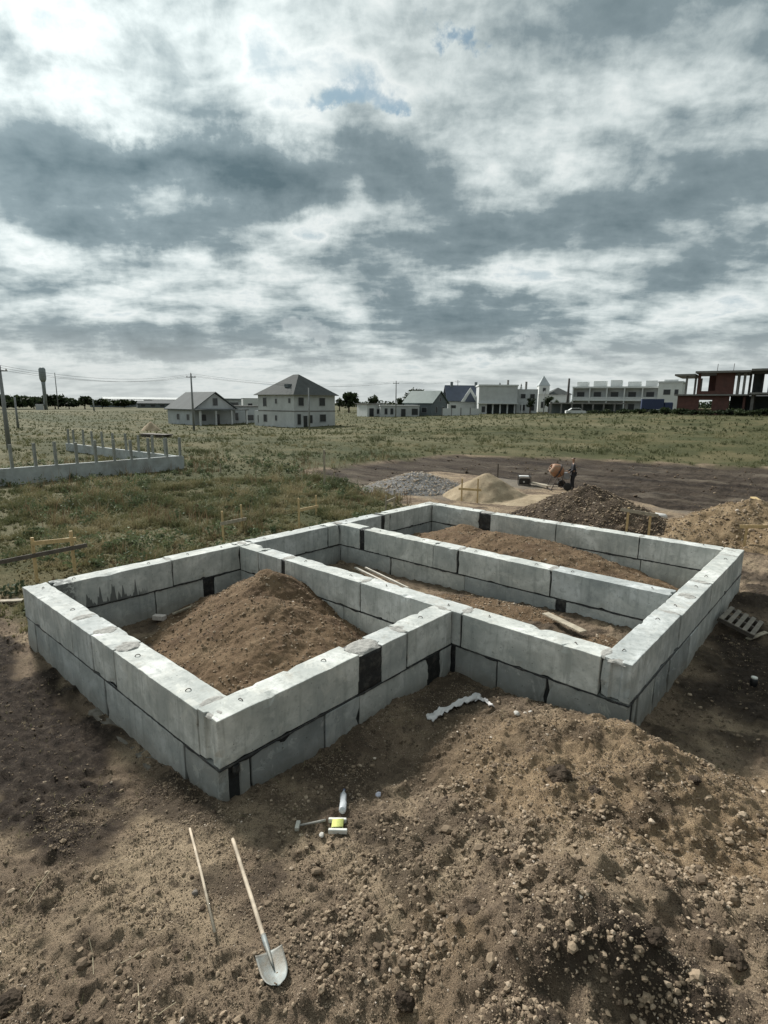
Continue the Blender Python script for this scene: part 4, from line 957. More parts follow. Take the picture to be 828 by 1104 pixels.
jj, em = grow([0, 1, 2, 15, 16, 17, 20, 21, 22], .016, [(0, 1), (1, 2), (2, 3), (3, 4), (4, 5), (2, 6), (6, 7), (7, 8), (0, 9), (2, 10)]); jj += [((0, 0, .80), .12, .15), ((.03, 0, 1.47), .07, .075)]; skinned('jacket', jj, em, CLO, pe)
jj, em = grow([0, 7, 8, 9, 11, 12, 13], .013, [(0, 1), (1, 2), (2, 3), (0, 4), (4, 5), (5, 6)]); skinned('trousers', jj, em, CLO, pe)
jj, em = grow([9, 10], .016, [(0, 1)]); skinned('boot', jj, em, BLK, pe); jj, em = grow([13, 14], .016, [(0, 1)]); skinned('boot', jj, em, BLK, pe)
skinned('hair', [((.025, 0, 1.67), .098, .092), ((.035, 0, 1.76), .088, .085)], [(0, 1)], HAIR, pe)
m = MB(); m.lathe([(.004, 0), (.014, .01), (.012, .03), (.004, .045)], 8, Matrix.Translation((.145, 0, 1.645)));  m.build('nose', SKIN, pe, True)
for sy_ in (-.03, .03):
    m = MB(); m.lathe([(.002, -.008), (.009, -.004), (.009, .004), (.002, .008)], 8, Matrix.Translation((.135, sy_, 1.685))); m.build('eye', BLK, pe, True)

# ------------------------------------------------------------------ left field fence with concrete strip
M_FC = simple('fence_strip_concrete', (.40, .43, .43), .9, .2, 2, dirt=(.22, .21, .19))
M_FP = simple('fence_post_concrete', (.27, .28, .26), .9, .2, 3)
def fence(label, a, b, posts, ph, h0=.55, w=.22, pw=.14):
    a = Vector(a); b = Vector(b); root = empty('post_fence', a); tag(root, label, 'fence')
    d = b-a; n = 24; m = MB(); s_ = Vector((d.x, d.y, 0)).normalized(); q = Vector((-s_.y, s_.x, 0))*w/2
    m.beam(Vector((0, 0, h0/2-.25)), Vector((d.x, d.y, h0/2-.25)), w, h0+.5); m.build('concrete_strip', M_FC, root)
    for t in posts:
        p = a+d*t-a; m = MB(); m.box(-pw/2, pw/2, -pw/2, pw/2, -.3, ph+random.uniform(-.08, .08), Matrix.Translation(Vector((p.x, p.y, 0))) @ Matrix.Rotation(math.atan2(d.y, d.x)+R(random.uniform(-3, 3)), 4, 'Z') @ Matrix.Rotation(R(random.uniform(-1.5, 1.5)), 4, 'X')); m.build('post', M_FP, root)
cA = P(197, 506, -1.2); cB = P(-60, 530, -1.2); cC = P(73, 488, -1.2)
def tpos(px, a, b):
    best = min(range(401), key=lambda i: abs((lambda p: 414+FPX*((p-Vector(CAM)).dot(Vector(R2)))/((p-Vector(CAM)).dot(Vector(_F))))(a.lerp(b, i/400))-px)); return best/400
fence('low concrete strip fence with bare posts facing the camera at the left', cA, cB, [tpos(p, cA, cB) for p in (195, 181, 162, 143, 125, 105, 85, 63, 41, 16, -8)]+[.985], 2.2, .95)
fence('receding concrete strip fence with closely seen posts behind the left front fence', cA+Vector((-.3, .2, 0)), cC, [tpos(p, cA, cC) for p in (179, 165, 150, 137, 123, 112, 101, 91, 81, 75)], 2.1, .85)
dbx = P(168, 474, -1.2)
r_ = empty('board_stack', dbx, R(20)); tag(r_, 'stack of dark boards under a pale sheet in the field behind the fence', 'board stack')
m = MB()
for k in range(4): m.box(-1.9, 1.9+.2*(k % 2), -.7, .7, .1+.16*k, .22+.16*k, bev=.02)
m.build('boards', M_WOODD, r_); m = MB()
for k in range(3): m.box(-1.7+1.5*k, -1.4+1.5*k, -.6, .6, -.1, .1)
m.build('bearer', M_WOODG, r_)
hp = P(163, 466, -1.2)
heap('sand_heap', 'small pale sand heap in the field behind the left fence', hp.x-4, hp.x+4, hp.y-4, hp.y+4, lambda x, y: cone(x, y, hp.x, hp.y, 2.0, 1.5, 1.6), SAND, .25, 1, 'sand heap')

# ------------------------------------------------------------------ grass and weeds
def tufts(name, x, y, hgt, wid, nb, tint, mat, lean=.5, seg=2):
    n = len(x); z = height(x, y)
    if name == 'field_grass' or name == 'dry_stalks':
        for bx_, by_ in ((-4.2, 1.9), (-3.4, 1.9), (-4.0, 7.3), (-3.4, 6.6), (-4.1, 10.8), (-5.4, .8)): hgt = hgt*(1-.82*np.exp(-((x-bx_)/1.1)**2-((y-by_)/1.2)**2))
        df = np.minimum(np.abs(x+.2), 12); hgt = hgt*np.clip(.25+df/5.5, .25, 1)*np.clip(.55+1.7*fbm(x, y, 1.3, 3), .3, 1.7)
    N_ = n*nb; px = np.repeat(x, nb)+rng.normal(0, 1, N_)*np.repeat(hgt, nb)*.28; py = np.repeat(y, nb)+rng.normal(0, 1, N_)*np.repeat(hgt, nb)*.28; pz = np.repeat(z, nb)
    hh = np.repeat(hgt, nb)*rng.uniform(.45, 1.15, N_); ww = np.repeat(wid, nb)*rng.uniform(.6, 1.4, N_)
    a = rng.random(N_)*6.283; l = hh*rng.uniform(.05, lean, N_); la = rng.random(N_)*6.283
    lx, ly = np.cos(la)*l, np.sin(la)*l; sx_, sy_ = np.cos(a)*ww/2, np.sin(a)*ww/2
    v0 = np.stack([px-sx_, py-sy_, pz-.03], -1); v1 = np.stack([px+sx_, py+sy_, pz-.03], -1)
    v2 = np.stack([px+lx*.35+sx_*.8, py+ly*.35+sy_*.8, pz+hh*.6], -1); v3 = np.stack([px+lx*.35-sx_*.8, py+ly*.35-sy_*.8, pz+hh*.6], -1)
    v4 = np.stack([px+lx, py+ly, pz+hh], -1)
    V = np.stack([v0, v1, v2, v3, v4], 1).reshape(-1, 3); base = np.arange(N_)*5
    Fq = np.concatenate([np.stack([base, base+1, base+2], -1), np.stack([base, base+2, base+3], -1), np.stack([base+3, base+2, base+4], -1)])
    me_ = np_mesh(name, V, Fq, False, {'tint': np.repeat(np.clip(np.repeat(tint, nb)+rng.normal(0, .08, N_), 0, 1), 5)})
    o = link(name, me_, mat); o['kind'] = 'stuff'; return o
GR = leaf_mat('field_grass', [(0.0, (0.067, 0.077, 0.036)), (0.3, (0.115, 0.126, 0.059)), (0.5, (0.175, 0.172, 0.085)), (0.7, (0.273, 0.239, 0.134)), (1.0, (0.392, 0.324, 0.201))])
def field_pts(n, d0, d1, a0=-70, a1=860, pw=1.0):
    px = rng.uniform(a0, a1, n); d = np.exp(rng.uniform(math.log(d0), math.log(d1), n)) if pw == 0 else (d0**pw+(d1**pw-d0**pw)*rng.random(n))**(1/pw)
    ang0 = np.array([math.atan2(*(ray(p, 434)[:2][::-1])) for p in (a0, (a0+a1)/2, a1)])
    an_ = np.array(np.interp(px, [a0, (a0+a1)/2, a1], ang0)); x = CAM[0]+np.cos(an_)*d; y = CAM[1]+np.sin(an_)*d
    sdv = -poly_sd(x, y, SOIL_POLY)+.9*fbm(x, y, 3, 4)
    k = sdv > rng.uniform(-.3, .35, n); x, y = x[k], y[k]
    return x, y
def ftint(x, y, b=.0):
    b = b-.06*(np.hypot(x-CAM[0], y-CAM[1]) > 40)
    c_, s_ = math.cos(YAW), math.sin(YAW); u = x*c_-y*s_; v = x*s_+y*c_; d = np.hypot(x-CAM[0], y-CAM[1])
    return np.clip(.45+.22*np.exp(-((x+6)/4.5)**2-((y-2.5)/3.5)**2)+.5*fbm(x, y, 7, 4)*(d < 45)+.55*fbm(x, y, 1.8, 3)*(d < 60)+.55*fbm(u/70, v/7, 1, 5)*(d > 25)+b, 0, 1)
x, y = field_pts(30000, 12, 34, -70, 620, 1.6)
k = rng.random(len(x)) < np.clip(.62+1.1*fbm(x, y, 1.7, 3), .12, 1); x, y = x[k], y[k]
tufts('field_grass', x, y, .13+.34*rng.random(len(x))**1.8*(1+.8*fbm(x, y, 4, 2)), np.full(len(x), .022), 14, ftint(x, y), GR, 1.5)
x, y = field_pts(15000, 32, 75, -70, 900, 1.3)
k = rng.random(len(x)) < np.clip(.45+1.6*fbm(x, y, 3.5, 4), .05, 1); x, y = x[k], y[k]
tufts('meadow_grass', x, y, (.12+.34*rng.random(len(x))**2.0)*np.clip(.8+1.5*fbm(x, y, 5, 3), .4, 2), np.full(len(x), .035), 9, ftint(x, y, -.10), GR, 1.3)
x, y = field_pts(9000, 72, 220, -70, 900, 1.0)
tufts('distant_grass', x, y, .15+.22*rng.random(len(x)), np.full(len(x), .07), 6, np.clip(ftint(x, y, -.12), 0, .62), GR, .9)
x = rng.uniform(-3, 12.5, 16000); y = rng.uniform(-4, 13, 16000); k = (rng.random(16000) < np.clip(.25+1.2*fbm(x, y, 1.2, 3), 0, 1)*np.where((x < 7.5), 1, .35)) & ~((x > -.1) & (x < L1+.1) & (y > -.1)) & ~((x > L1-.2) & (x < UU+.1) & (y > V1-.1)); x, y = x[k], y[k]
tufts('straw_litter', x, y, .02+.05*rng.random(len(x))**2, np.full(len(x), .004), 4, rng.random(len(x))*.6+.4, GR, 2.5)
# broad weeds
def leafcloud(cx, cy, cz, rx, ry, rz, n, size, r_=rng):
    u = r_.normal(size=(n, 3)); u /= np.linalg.norm(u, axis=1)[:, None]; rad = r_.random(n)**.45
    c = u*rad[:, None]*np.array([rx, ry, rz])+np.array([cx, cy, cz])
    return c
def leaves(c, size, tint, fan=None):
    n = len(c); a = rng.normal(size=(n, 3)); a /= np.linalg.norm(a, axis=1)[:, None]; b = np.cross(a, rng.normal(size=(n, 3))); b /= np.linalg.norm(b, axis=1)[:, None]
    s = (size*rng.uniform(.5, 1.4, n))[:, None]
    V = np.stack([c-a*s, c+b*s*.55, c+a*s, c-b*s*.55], 1).reshape(-1, 3); Fq = np.arange(n*4).reshape(-1, 4)
    return V, Fq, np.repeat(tint, 4)
LEAF = leaf_mat('weed_leaves', [(0, (0.054, 0.074, 0.042)), (.5, (0.112, 0.141, 0.072)), (1, (0.192, 0.224, 0.120))])
LEAFD = leaf_mat('tree_leaves', [(0, (.012, .020, .010)), (.5, (.030, .045, .020)), (1, (.065, .085, .038))])
x, y = field_pts(1500, 13, 48, -60, 560, 1.3)
k = fbm(x, y, 4, 3) > -.02; x, y = x[k], y[k]; z = height(x, y); C_ = []; Tn = []
for xx, yy, zz in zip(x, y, z):
    s_ = rng.uniform(.12, .34); C_.append(leafcloud(xx, yy, zz+s_*.7, s_, s_, s_*.9, 46, .05)); Tn.append(np.full(46, rng.random()))
c_ = np.concatenate(C_); V, Fq, tt = leaves(c_, .055, np.clip(np.concatenate(Tn)*.7+rng.random(len(c_))*.3, 0, 1))
o = link('broad_weeds', np_mesh('broad_weeds', V, Fq, False, {'tint': tt}), LEAF); o['kind'] = 'stuff'
# dry reddish stalks
DRY = leaf_mat('dry_stalks', [(0, (.09, .06, .035)), (.5, (.17, .12, .07)), (1, (.27, .21, .13))])
x, y = field_pts(2600, 14, 46, -60, 600, 1.3); k = fbm(x+30, y, 5, 3) > .05; x, y = x[k], y[k]
tufts('dry_stalks', x, y, .4+.5*rng.random(len(x)), np.full(len(x), .02), 7, rng.random(len(x)), DRY, .5)

# ------------------------------------------------------------------ trees and bushes
BARK = simple('bark', (.07, .055, .04), .9, .3, 4)
def tree(label, px, dist, base_py, top_py, wpx, n=900, name='tree', group=None, conifer=False, zb=None):
    xy = D(px, dist); zb = zg(xy.x, xy.y) if zb is None else zb; zt = Z(px, top_py, dist); H = max(.5, zt-zb); mpp = dist/FPX; Rr = wpx*mpp/2
    root = empty(name, (xy.x, xy.y, zb)); tag(root, label, 'tree' if name != 'bush' else 'bush', group)
    cr = []; r = rng
    if conifer:
        for k in range(9):
            t = k/9; cr.append((0, 0, H*(.12+.86*t), Rr*(1-t)*.95+.1, H*.08))
    else:
        nc = 14 if name != 'bush' else 9
        for k in range(nc):
            a = r.random()*6.283; q = r.random()**.6*Rr*.62; zz = H*(r.uniform(.38, .80) if name != 'bush' else r.uniform(.25, .7)); rr = Rr*r.uniform(.28, .46)
            cr.append((math.cos(a)*q, math.sin(a)*q, zz, rr, min(rr*.8, H*.2)))
        cr.append((0, 0, H*.78, Rr*.45, H*.2))
    C = []; Tn_ = []
    m_ = n//len(cr)
    for (a, b, c, rr, rz) in cr:
        C.append(leafcloud(a, b, c, rr, rr, rz, m_, 1)); Tn_.append(np.clip(np.full(m_, r.random()*.6)+.4*r.random(m_), 0, 1))
    C = np.concatenate(C); V, Fq, tt = leaves(C, max(.10, Rr*.13), np.concatenate(Tn_))
    link('crown', np_mesh('crown', V, Fq, False, {'tint': tt}), LEAFD, root)
    m = MB(); tr_ = H*.03+.05
    m.tube([(0, 0, -.4), (.05*tr_, 0, H*.3), (0, 0, H*.75)], [tr_*1.3, tr_, tr_*.35], 7)
    for k in range(4):
        q = cr[k % len(cr)]; m.tube([(0, 0, H*.3), (q[0]*.8, q[1]*.8, q[2])], [tr_*.5, tr_*.15], 5)
    m.build('trunk' if name != 'bush' else 'stems', BARK, root); return root
left_trees = [(-8, 330, 425, 44, 'dark tree at the left edge of the picture on the skyline'), (16, 335, 427, 38, 'broad dark tree right of the left utility pole base'), (36, 345, 428, 34, 'dark tree just left of the water tower'),
    (59, 340, 425, 26, 'taller dark tree immediately right of the water tower'), (74, 345, 429, 26, 'rounded tree left of the lone bushy tree near the water tower'), (91, 330, 426, 18, 'isolated round dark tree among the long roofs right of the water tower'), (110, 370, 430, 22, 'low tree beside the long pale farm roofs'), (134, 400, 431, 26, 'low broad tree over the farm roofs')]
for px, d, ty, w, lb in left_trees: tree(lb, px, d, 441, ty, w, 900, group='trees on the left skyline')
for px, d, ty, w, lb in [(376, 175, 422, 27, 'round dark tree just right of the two storey block house'), (404, 182, 425, 16, 'small round dark tree behind the white flat roofed shell'), (447, 180, 417, 24, 'dark rounded tree behind the green roofed house'), (466, 190, 424, 16, 'small tree between the green roof and the blue roof'),
        (366, 200, 428, 12, 'low tree touching the right wall of the two storey block house')]: tree(lb, px, d, 440, ty, w, 1000)
for px, d, ty, w, lb in [(538, 175, 411, 8, 'thin conifer behind the pale columned house, left one'), (561, 175, 412, 8, 'thin conifer behind the pale columned house, right one'), (456, 190, 420, 6, 'thin conifer left of the blue roofed house')]: tree(lb, px, d, 440, ty, w, 500, conifer=True)
for px, d, ty, w, lb in [(512, 185, 425, 16, 'dark tree behind the gap between the blue roof and the columned house'), (626, 185, 426, 16, 'dark tree rising behind the left end of the long terrace'), (722, 170, 427, 14, 'dark tree between the terrace end house and the brick shell'), (433, 185, 427, 14, 'dark tree behind the long flat shell'), (572, 148, 426, 12, 'dark bushy tree at the right end of the columned house'), (592, 150, 425, 15, 'dark bushy tree left of the long terrace'), (600, 152, 430, 10, 'small dark tree by the parked white car')]: tree(lb, px, d, 445, ty, w, 700)
bl = [(640, 120, 440, 14), (655, 118, 439, 16), (673, 112, 439, 20), (690, 108, 438, 18), (705, 104, 439, 16), (718, 101, 437, 20), (733, 99, 438, 20), (748, 98, 440, 18), (762, 98, 439, 20), (778, 97, 440, 18), (795, 97, 438, 22), (812, 96, 440, 18), (828, 96, 438, 22), (842, 96, 440, 20)]
nm = ['leftmost bush', 'second bush from the left', 'third bush from the left', 'fourth bush from the left', 'fifth bush from the left', 'bush left of the brick shell corner', 'bush below the left corner of the brick shell', 'bush below the first brick window opening', 'bush below the middle of the brick shell', 'bush right of the brick shell middle', 'broad bush below the tall columns of the brick shell', 'bush just left of the right edge', 'bush at the right edge', 'bush cut by the right edge']
for (px, d, ty, w), lb in zip(bl, nm): tree(lb+', in the dark green row', px, d, 450, ty+2, w, 420, 'bush', 'bushes in front of the brick shell')
# far tree line
C_ = []; Tn = []
for px in np.arange(-60, 380, 2.2):
    d = 620+60*rng.random(); xy = D(px, d); h = Z(px, 434.5+1.5*fbm(np.array([px*1.0]), np.array([0.0]), 22, 3)[0]*2-rng.random()*1.2, d)+1.2
    C_.append(leafcloud(xy.x, xy.y, -1.2+h*.4, 4.5, 4.5, max(1.5, h*.6), 45, 1)); Tn.append(np.full(45, rng.random()*.5))
for px in np.arange(380, 900, 2.4):
    d = 430+60*rng.random(); xy = D(px, d); z0 = zg(xy.x, xy.y); h = max(2, Z(px, 433.5-rng.random()*2, d)-z0)
    C_.append(leafcloud(xy.x, xy.y, z0+h*.4, 4, 4, max(1.5, h*.6), 40, 1)); Tn.append(np.full(40, rng.random()*.5))
c_ = np.concatenate(C_); V, Fq, tt = leaves(c_, .9, np.clip(np.concatenate(Tn)+rng.random(len(c_))*.3, 0, 1))
o = link('far_woods', np_mesh('far_woods', V, Fq, False, {'tint': tt}), LEAFD); o['kind'] = 'stuff'

# ------------------------------------------------------------------ buildings
PANE = simple('dark_opening', (.030, .034, .038), .35, .2, 3, bump=0)
FRM = simple('window_frame_grey', (.35, .36, .36), .6)
WHT = simple('pale_block_wall', (.50, .52, .52), .9, .1, .8, dirt=(.36, .38, .38), bscale=3)
WHT2 = simple('white_render', (.60, .62, .61), .85, .08, .5, dirt=(.46, .47, .47), bscale=3)
GRYW = simple('grey_render', (.40, .43, .44), .9, .12, .7)
DKW = simple('slate_wall', (.14, .165, .175), .8, .15, .7)
ROOFG = simple('dark_grey_tiles', (.055, .062, .060), .95, .2, 1.2, bscale=4)
ROOFL = simple('pale_metal_roof', (.10, .11, .11), .95, .12, .6)
ROOFGR = simple('green_grey_roof', (.12, .16, .15), .7, .12, .8)
ROOFB = simple('blue_slate_roof', (.075, .09, .125), .7, .15, .8)
BRICK = simple('red_brick', (.105, .050, .042), .95, .25, 1.5, dirt=(.065, .042, .036))
SLAB = simple('rough_slab_concrete', (.20, .195, .185), .95, .2, .8, dirt=(.10, .10, .10))
class Bld:
    def __init__(s, name, label, cat, px, dist, a, zb=None):
        xy = D(px, dist); s.z = zg(xy.x, xy.y)-.05 if zb is None else zb
        los = (xy-Vector(CAM[:2])).normalized(); ang = math.atan2(los.y, los.x)-math.pi/2
        s.root = empty(name, (xy.x, xy.y, s.z), ang+R(a)); tag(s.root, label, cat); s.mpp = dist/FPX*math.cos(0)
    def box(s, name, mat, *b, bev=0): return MB().box(*b, bev=bev).build(name, mat, s.root)
    def win(s, face, u, z, w, h, name='window', frame=True, plane=0.0):
        m = MB(); t = .06
        def bx(u0, u1, z0, z1, d0, d1, mm):
            if face == 'R': mm.box(u0, u1, plane-d1, plane-d0, z0, z1)
            else: mm.box(plane-d1, plane-d0, u0, u1, z0, z1)
        bx(u, u+t, z, z+h, -.02, .07, m); bx(u+w-t, u+w, z, z+h, -.02, .07, m); bx(u+t, u+w-t, z, z+t, -.02, .07, m); bx(u+t, u+w-t, z+h-t, z+h, -.02, .07, m)
        f = m.build(name, FRM, s.root); m2 = MB(); bx(u+t, u+w-t, z+t, z+h-t, -.02, .015, m2); m2.build('pane', PANE, f)
    def gable(s, name, mat, x0, x1, y0, y1, z0, z1, along='y', over=.4, th=.18):
        m = MB()
        if along == 'y':
            xm = (x0+x1)/2; sl_ = (z1-z0)/(xm-x0); e_ = over
            for sg in (-1, 1):
                xo = xm+sg*(xm-x0+e_); zo = z0-sl_*e_
                poly = [(xm, z1), (xo, zo), (xo, zo+th), (xm, z1+th)]
                m.prism(poly, y0-over, y1+over, lambda p, d: Vector((p[0], d, p[1])))
        else:
            ym = (y0+y1)/2; sl_ = (z1-z0)/(ym-y0)
            for sg in (-1, 1):
                yo = ym+sg*(ym-y0+over); zo = z0-sl_*over
                poly = [(ym, z1), (yo, zo), (yo, zo+th), (ym, z1+th)]
                m.prism(poly, x0-over, x1+over, lambda p, d: Vector((d, p[0], p[1])))
        return m.build(name, mat, s.root)
    def gwall(s, mat, x0, x1, y, z0, z1, th=.2, name='gable_wall'):
        m = MB(); m.prism([(x0, z0), (x1, z0), ((x0+x1)/2, z1)], y, y+th, lambda p, d: Vector((p[0], d, p[1]))); return m.build(name, mat, s.root)
    def gwallx(s, mat, y0, y1, x, z0, z1, th=.2):
        m = MB(); m.prism([(y0, z0), (y1, z0), ((y0+y1)/2, z1)], x, x+th, lambda p, d: Vector((d, p[0], p[1]))); return m.build('gable_wall', mat, s.root)
    def hip(s, mat, x0, x1, y0, y1, z0, z1, ridge, over=.5):
        m = MB(); x0 -= over; x1 += over; y0 -= over; y1 += over; ym = (y0+y1)/2; xm = (x0+x1)/2
        b4 = [m.b.verts.new(v) for v in ((x0, y0, z0), (x1, y0, z0), (x1, y1, z0), (x0, y1, z0))]; t = [m.b.verts.new(v) for v in ((xm, ym-ridge/2, z1), (xm, ym+ridge/2, z1))]
        f = m.b.faces.new; f(b4[::-1]); f((b4[0], b4[1], t[0])); f((b4[1], b4[2], t[1], t[0])); f((b4[2], b4[3], t[1])); f((b4[3], b4[0], t[0], t[1]))
        return m.build('roof', mat, s.root)

# two storey block house
B = Bld('block_house', 'two storey pale block house with dark hipped roof standing in the field', 'house', 317, 98, 40)
W1, W2 = 9.8, 10.2
B.box('wall', WHT, 0, W1, 0, W2, -.5, 5.75); B.box('floor_band', SLAB, -.03, W1+.03, -.03, W2+.03, 2.75, 2.95); B.hip(ROOFG, 0, W1, 0, W2, 5.7, 9.4, 1.5, .55)
B.box('soffit', SLAB, -.55, W1+.55, -.55, W2+.55, 5.62, 5.70)
for u, z, w, h in [(.9, 3.75, 1.3, 1.5), (5.8, 3.75, 1.5, 1.5), (5.9, .9, 1.6, 1.4), (.6, .5, .9, 1.9), (2.0, 0, 1.0, 2.1), (3.4, .7, .8, 1.5)]: B.win('R', u, z, w, h, 'window' if z else 'doorway')
for u, z, w, h in [(.9, 4.2, .6, .9), (4.6, 4.1, .6, .9), (7.6, 3.6, 1.1, 1.6), (4.7, 1.1, .6, 1.0), (7.6, .8, 1.1, 1.4)]: B.win('L', u, z, w, h)
B.box('side_annex', WHT, 1.0, 6, W2, W2+2.6, -.5, 2.8); B.win('L', W2+.9, .5, .7, 1.5, plane=1.0); B.box('roof_hatch', DKW, 1.2, 2.1, 3.0, 4.0, 7.0, 7.55)

# gabled house with porch
B = Bld('gabled_house', 'single storey grey house with pale gabled roof and front porch left of the block house', 'house', 209, 112, 28)
B.box('wall', GRYW, 0, 8.8, 0, 11, -.5, 3.2); B.gable('roof', ROOFL, 0, 8.8, 0, 11, 3.2, 6.2, 'y', .5); B.gwall(WHT, .1, 8.7, -.02, 3.2, 6.05)
B.win('R', 3.9, 3.7, 1.1, 1.5, plane=-.02); B.win('R', 1.0, .8, 1.4, 1.3); B.win('R', 4.2, 0, 1.1, 2.1, 'doorway'); B.win('L', 2.0, .9, 1.1, 1.2); B.win('L', 6.0, .9, 1.1, 1.2)
B.box('porch_roof', ROOFL, -.8, 10.2, -2.8, -.1, 2.85, 3.05)
for x in (-.3, 2.9, 6.3, 9.7): B.box('porch_column', WHT, x, x+.3, -2.6, -2.3, -.4, 2.85)
B = Bld('grey_shed', 'low grey flat shed between the gabled house and the block house', 'shed', 246, 118, 15)
B.box('wall', GRYW, 0, 6.5, 0, 5, -.5, 3.4); B.box('roof_slab', SLAB, -.2, 6.7, -.2, 5.2, 3.4, 3.65); B.win('R', .8, .6, 1.2, 1.6); B.win('R', 3.6, .6, 1.6, 1.2)
B = Bld('white_container', 'white site container behind the low grey shed', 'container', 262, 150, 10)
B.box('container_body', WHT2, 0, 5.5, 0, 2.4, 0, 4.6); B.win('R', 1.2, 2.2, 1.2, 1.2); B.box('container_roof', ROOFL, -.05, 5.55, -.05, 2.45, 4.6, 4.7)
B = Bld('dark_roof_shed', 'dark open shed roof right behind the gabled house', 'shed', 243, 160, 5)
B.box('shed_roof', DKW, -1, 6, 0, 5, 4.2, 4.6); B.box('wall', GRYW, -.5, 5.5, .5, 4.5, -.5, 4.2); B.win('R', 1, 2, 2.6, 1.6, plane=.5)

# white flat shell row
B = Bld('flat_roof_shell', 'long white single storey shell with flat roof and dark openings', 'building', 410, 134, 6)
B.box('wall', WHT, 0, 9.5, 0, 7, -.6, 2.6); B.box('roof_slab', WHT2, -.15, 9.6, -.15, 7.1, 2.6, 2.85)
for u, z, w, h in [(1.0, .6, .8, 1.5), (2.4, .6, .8, 1.5), (5.0, 0, 1.2, 2.0), (7.6, .5, 1.6, 1.6)]: B.win('R', u, z, w, h, 'window' if z else 'doorway')
B = Bld('white_cube_house', 'small white cube shaped shell left of the long flat shell', 'building', 396, 135, 28)
B.box('wall', WHT2, 0, 4.2, 0, 5.5, -.6, 3.0); B.box('roof_slab', SLAB, -.3, 4.5, -.3, 5.8, 3.0, 3.2); B.win('R', .5, .0, 1.3, 2.1, 'doorway'); B.win('R', 2.6, .7, .9, 1.2)
# green-roofed house
B = Bld('green_roof_house', 'dark gabled house with grey green roof beside the flat shell', 'house', 466, 140, 58)
B.box('wall', DKW, 0, 7.5, 0, 8.5, -.5, 3.3); B.gable('roof', ROOFGR, 0, 7.5, 0, 8.5, 3.3, 6.1, 'y', .4); B.gwall(DKW, .1, 7.4, -.02, 3.3, 5.95); B.win('R', 1.5, .8, 1.0, 1.5); B.win('R', 4.8, .8, 1.0, 1.5)
B.win('L', 1.5, .8, 1.6, 1.3); B.win('L', 5.0, .8, 1.6, 1.3); B.win('R', 3.3, 3.6, .8, 1.0, plane=-.02)
# white panel fence
B = Bld('panel_fence', 'white panel fence between the green roofed house and the columned house', 'fence', 477, 139, 3)
for k in range(4):
    B.box('panel', WHT2, .1+2.3*k, 2.2+2.3*k, .05, .12, -.3, 1.9); B.box('post', SLAB, 2.3*k-.1, 2.3*k+.1, 0, .2, -.4, 2.1)
# blue roofed house
B = Bld('blue_roof_house', 'house with steep dark blue roof and white gable dormer', 'house', 483, 158, 10)
B.box('wall', WHT2, 0, 10, 0, 8, -.6, 3.8); B.gable('roof', ROOFB, 0, 10, 0, 8, 3.8, 7.8, 'x', .4)
B.gwall(WHT2, 3.4, 8.6, -1.2, 3.3, 7.2, .3, 'dormer_gable'); B.gwall(ROOFB, 4.4, 7.6, -1.25, 3.3, 6.0, .1, 'dormer_glazing'); B.box('chimney', DKW, 1.2, 1.9, 3.4, 4.1, 6.5, 8.9); B.box('chimney', DKW, 8.2, 8.9, 3.4, 4.1, 6.5, 8.9)
B.win('R', .8, .9, 1.5, 1.5); B.win('L', 2.0, .9, 1.5, 1.5)
B = Bld('dark_low_house', 'low house with dark brown roof half hidden right of the blue roof', 'house', 504, 165, 8)
B.box('wall', GRYW, 0, 5, 0, 8, -.6, 3.6); B.gable('roof', simple('brown_roof', (.07, .05, .045), .8), 0, 5, 0, 8, 3.6, 6.0, 'x', .3); B.win('R', 1, 1.0, 1.2, 1.3)
# columned house
B = Bld('columned_house', 'large pale two storey house with open columned ground floor', 'house', 516, 150, 5)
B.box('upper_wall', WHT, 0, 10, 0, 9, 2.9, 7.3); B.box('lower_wall', WHT, 0, 2.2, 0, 9, -.6, 2.9); B.box('back_wall', DKW, 2.2, 13, 4, 9, -.6, 2.9)
for k in range(5): B.box('column', WHT2, 3.6+1.9*k, 3.95+1.9*k, .1, .5, -.6, 2.9)
B.box('upper_wall', WHT, 10.02, 15.4, 1.0, 9, -.6, 6.6); B.box('parapet', WHT2, -.2, 10.2, -.2, 9.2, 7.3, 7.7); B.box('floor_slab', WHT2, -.2, 10.3, -.6, .1, 2.7, 2.95)
for u, z, w, h in [(.8, .5, 1.0, 1.6)]: B.win('R', u, z, w, h)
for u, z, w, h in [(11, 4.2, 1.3, 1.2), (13.4, 4.2, 1.3, 1.2), (11, 1.0, 1.3, 1.6), (13.4, 1.0, 1.3, 1.6)]: B.win('R', u, z, w, h, plane=1.0)
B.box('chimney', SLAB, 7.6, 8.1, 3, 3.5, 7.7, 9.0); B.box('chimney', SLAB, 12.4, 12.9, 3, 3.5, 6.6, 8.6)
# turret house
B = Bld('turret_house', 'white house with pointed turret roof behind the small trees', 'house', 580, 165, 12)
B.box('wall', WHT2, 0, 9, 0, 7, -.6, 5.0); B.hip(ROOFG, 3.2, 9, 0, 7, 5.0, 7.0, 1); B.box('turret_wall', WHT2, 0, 2.9, -.4, 2.5, 5.0, 7.4)
m = MB(); m.lathe([(2.3, 7.4), (.05, 10.2)], 4, Matrix.Translation((1.45, 1.05, 0)) @ Matrix.Rotation(R(45), 4, 'Z')); m.build('turret_roof', GRYW, B.root); B.win('R', 1.0, 5.8, .9, 1.0, plane=-.4); B.win('R', 4.6, 1.2, 1.4, 1.6); B.win('R', 7, 1.2, 1.2, 1.6); B.win('R', .8, 1.2, 1.2, 1.8)
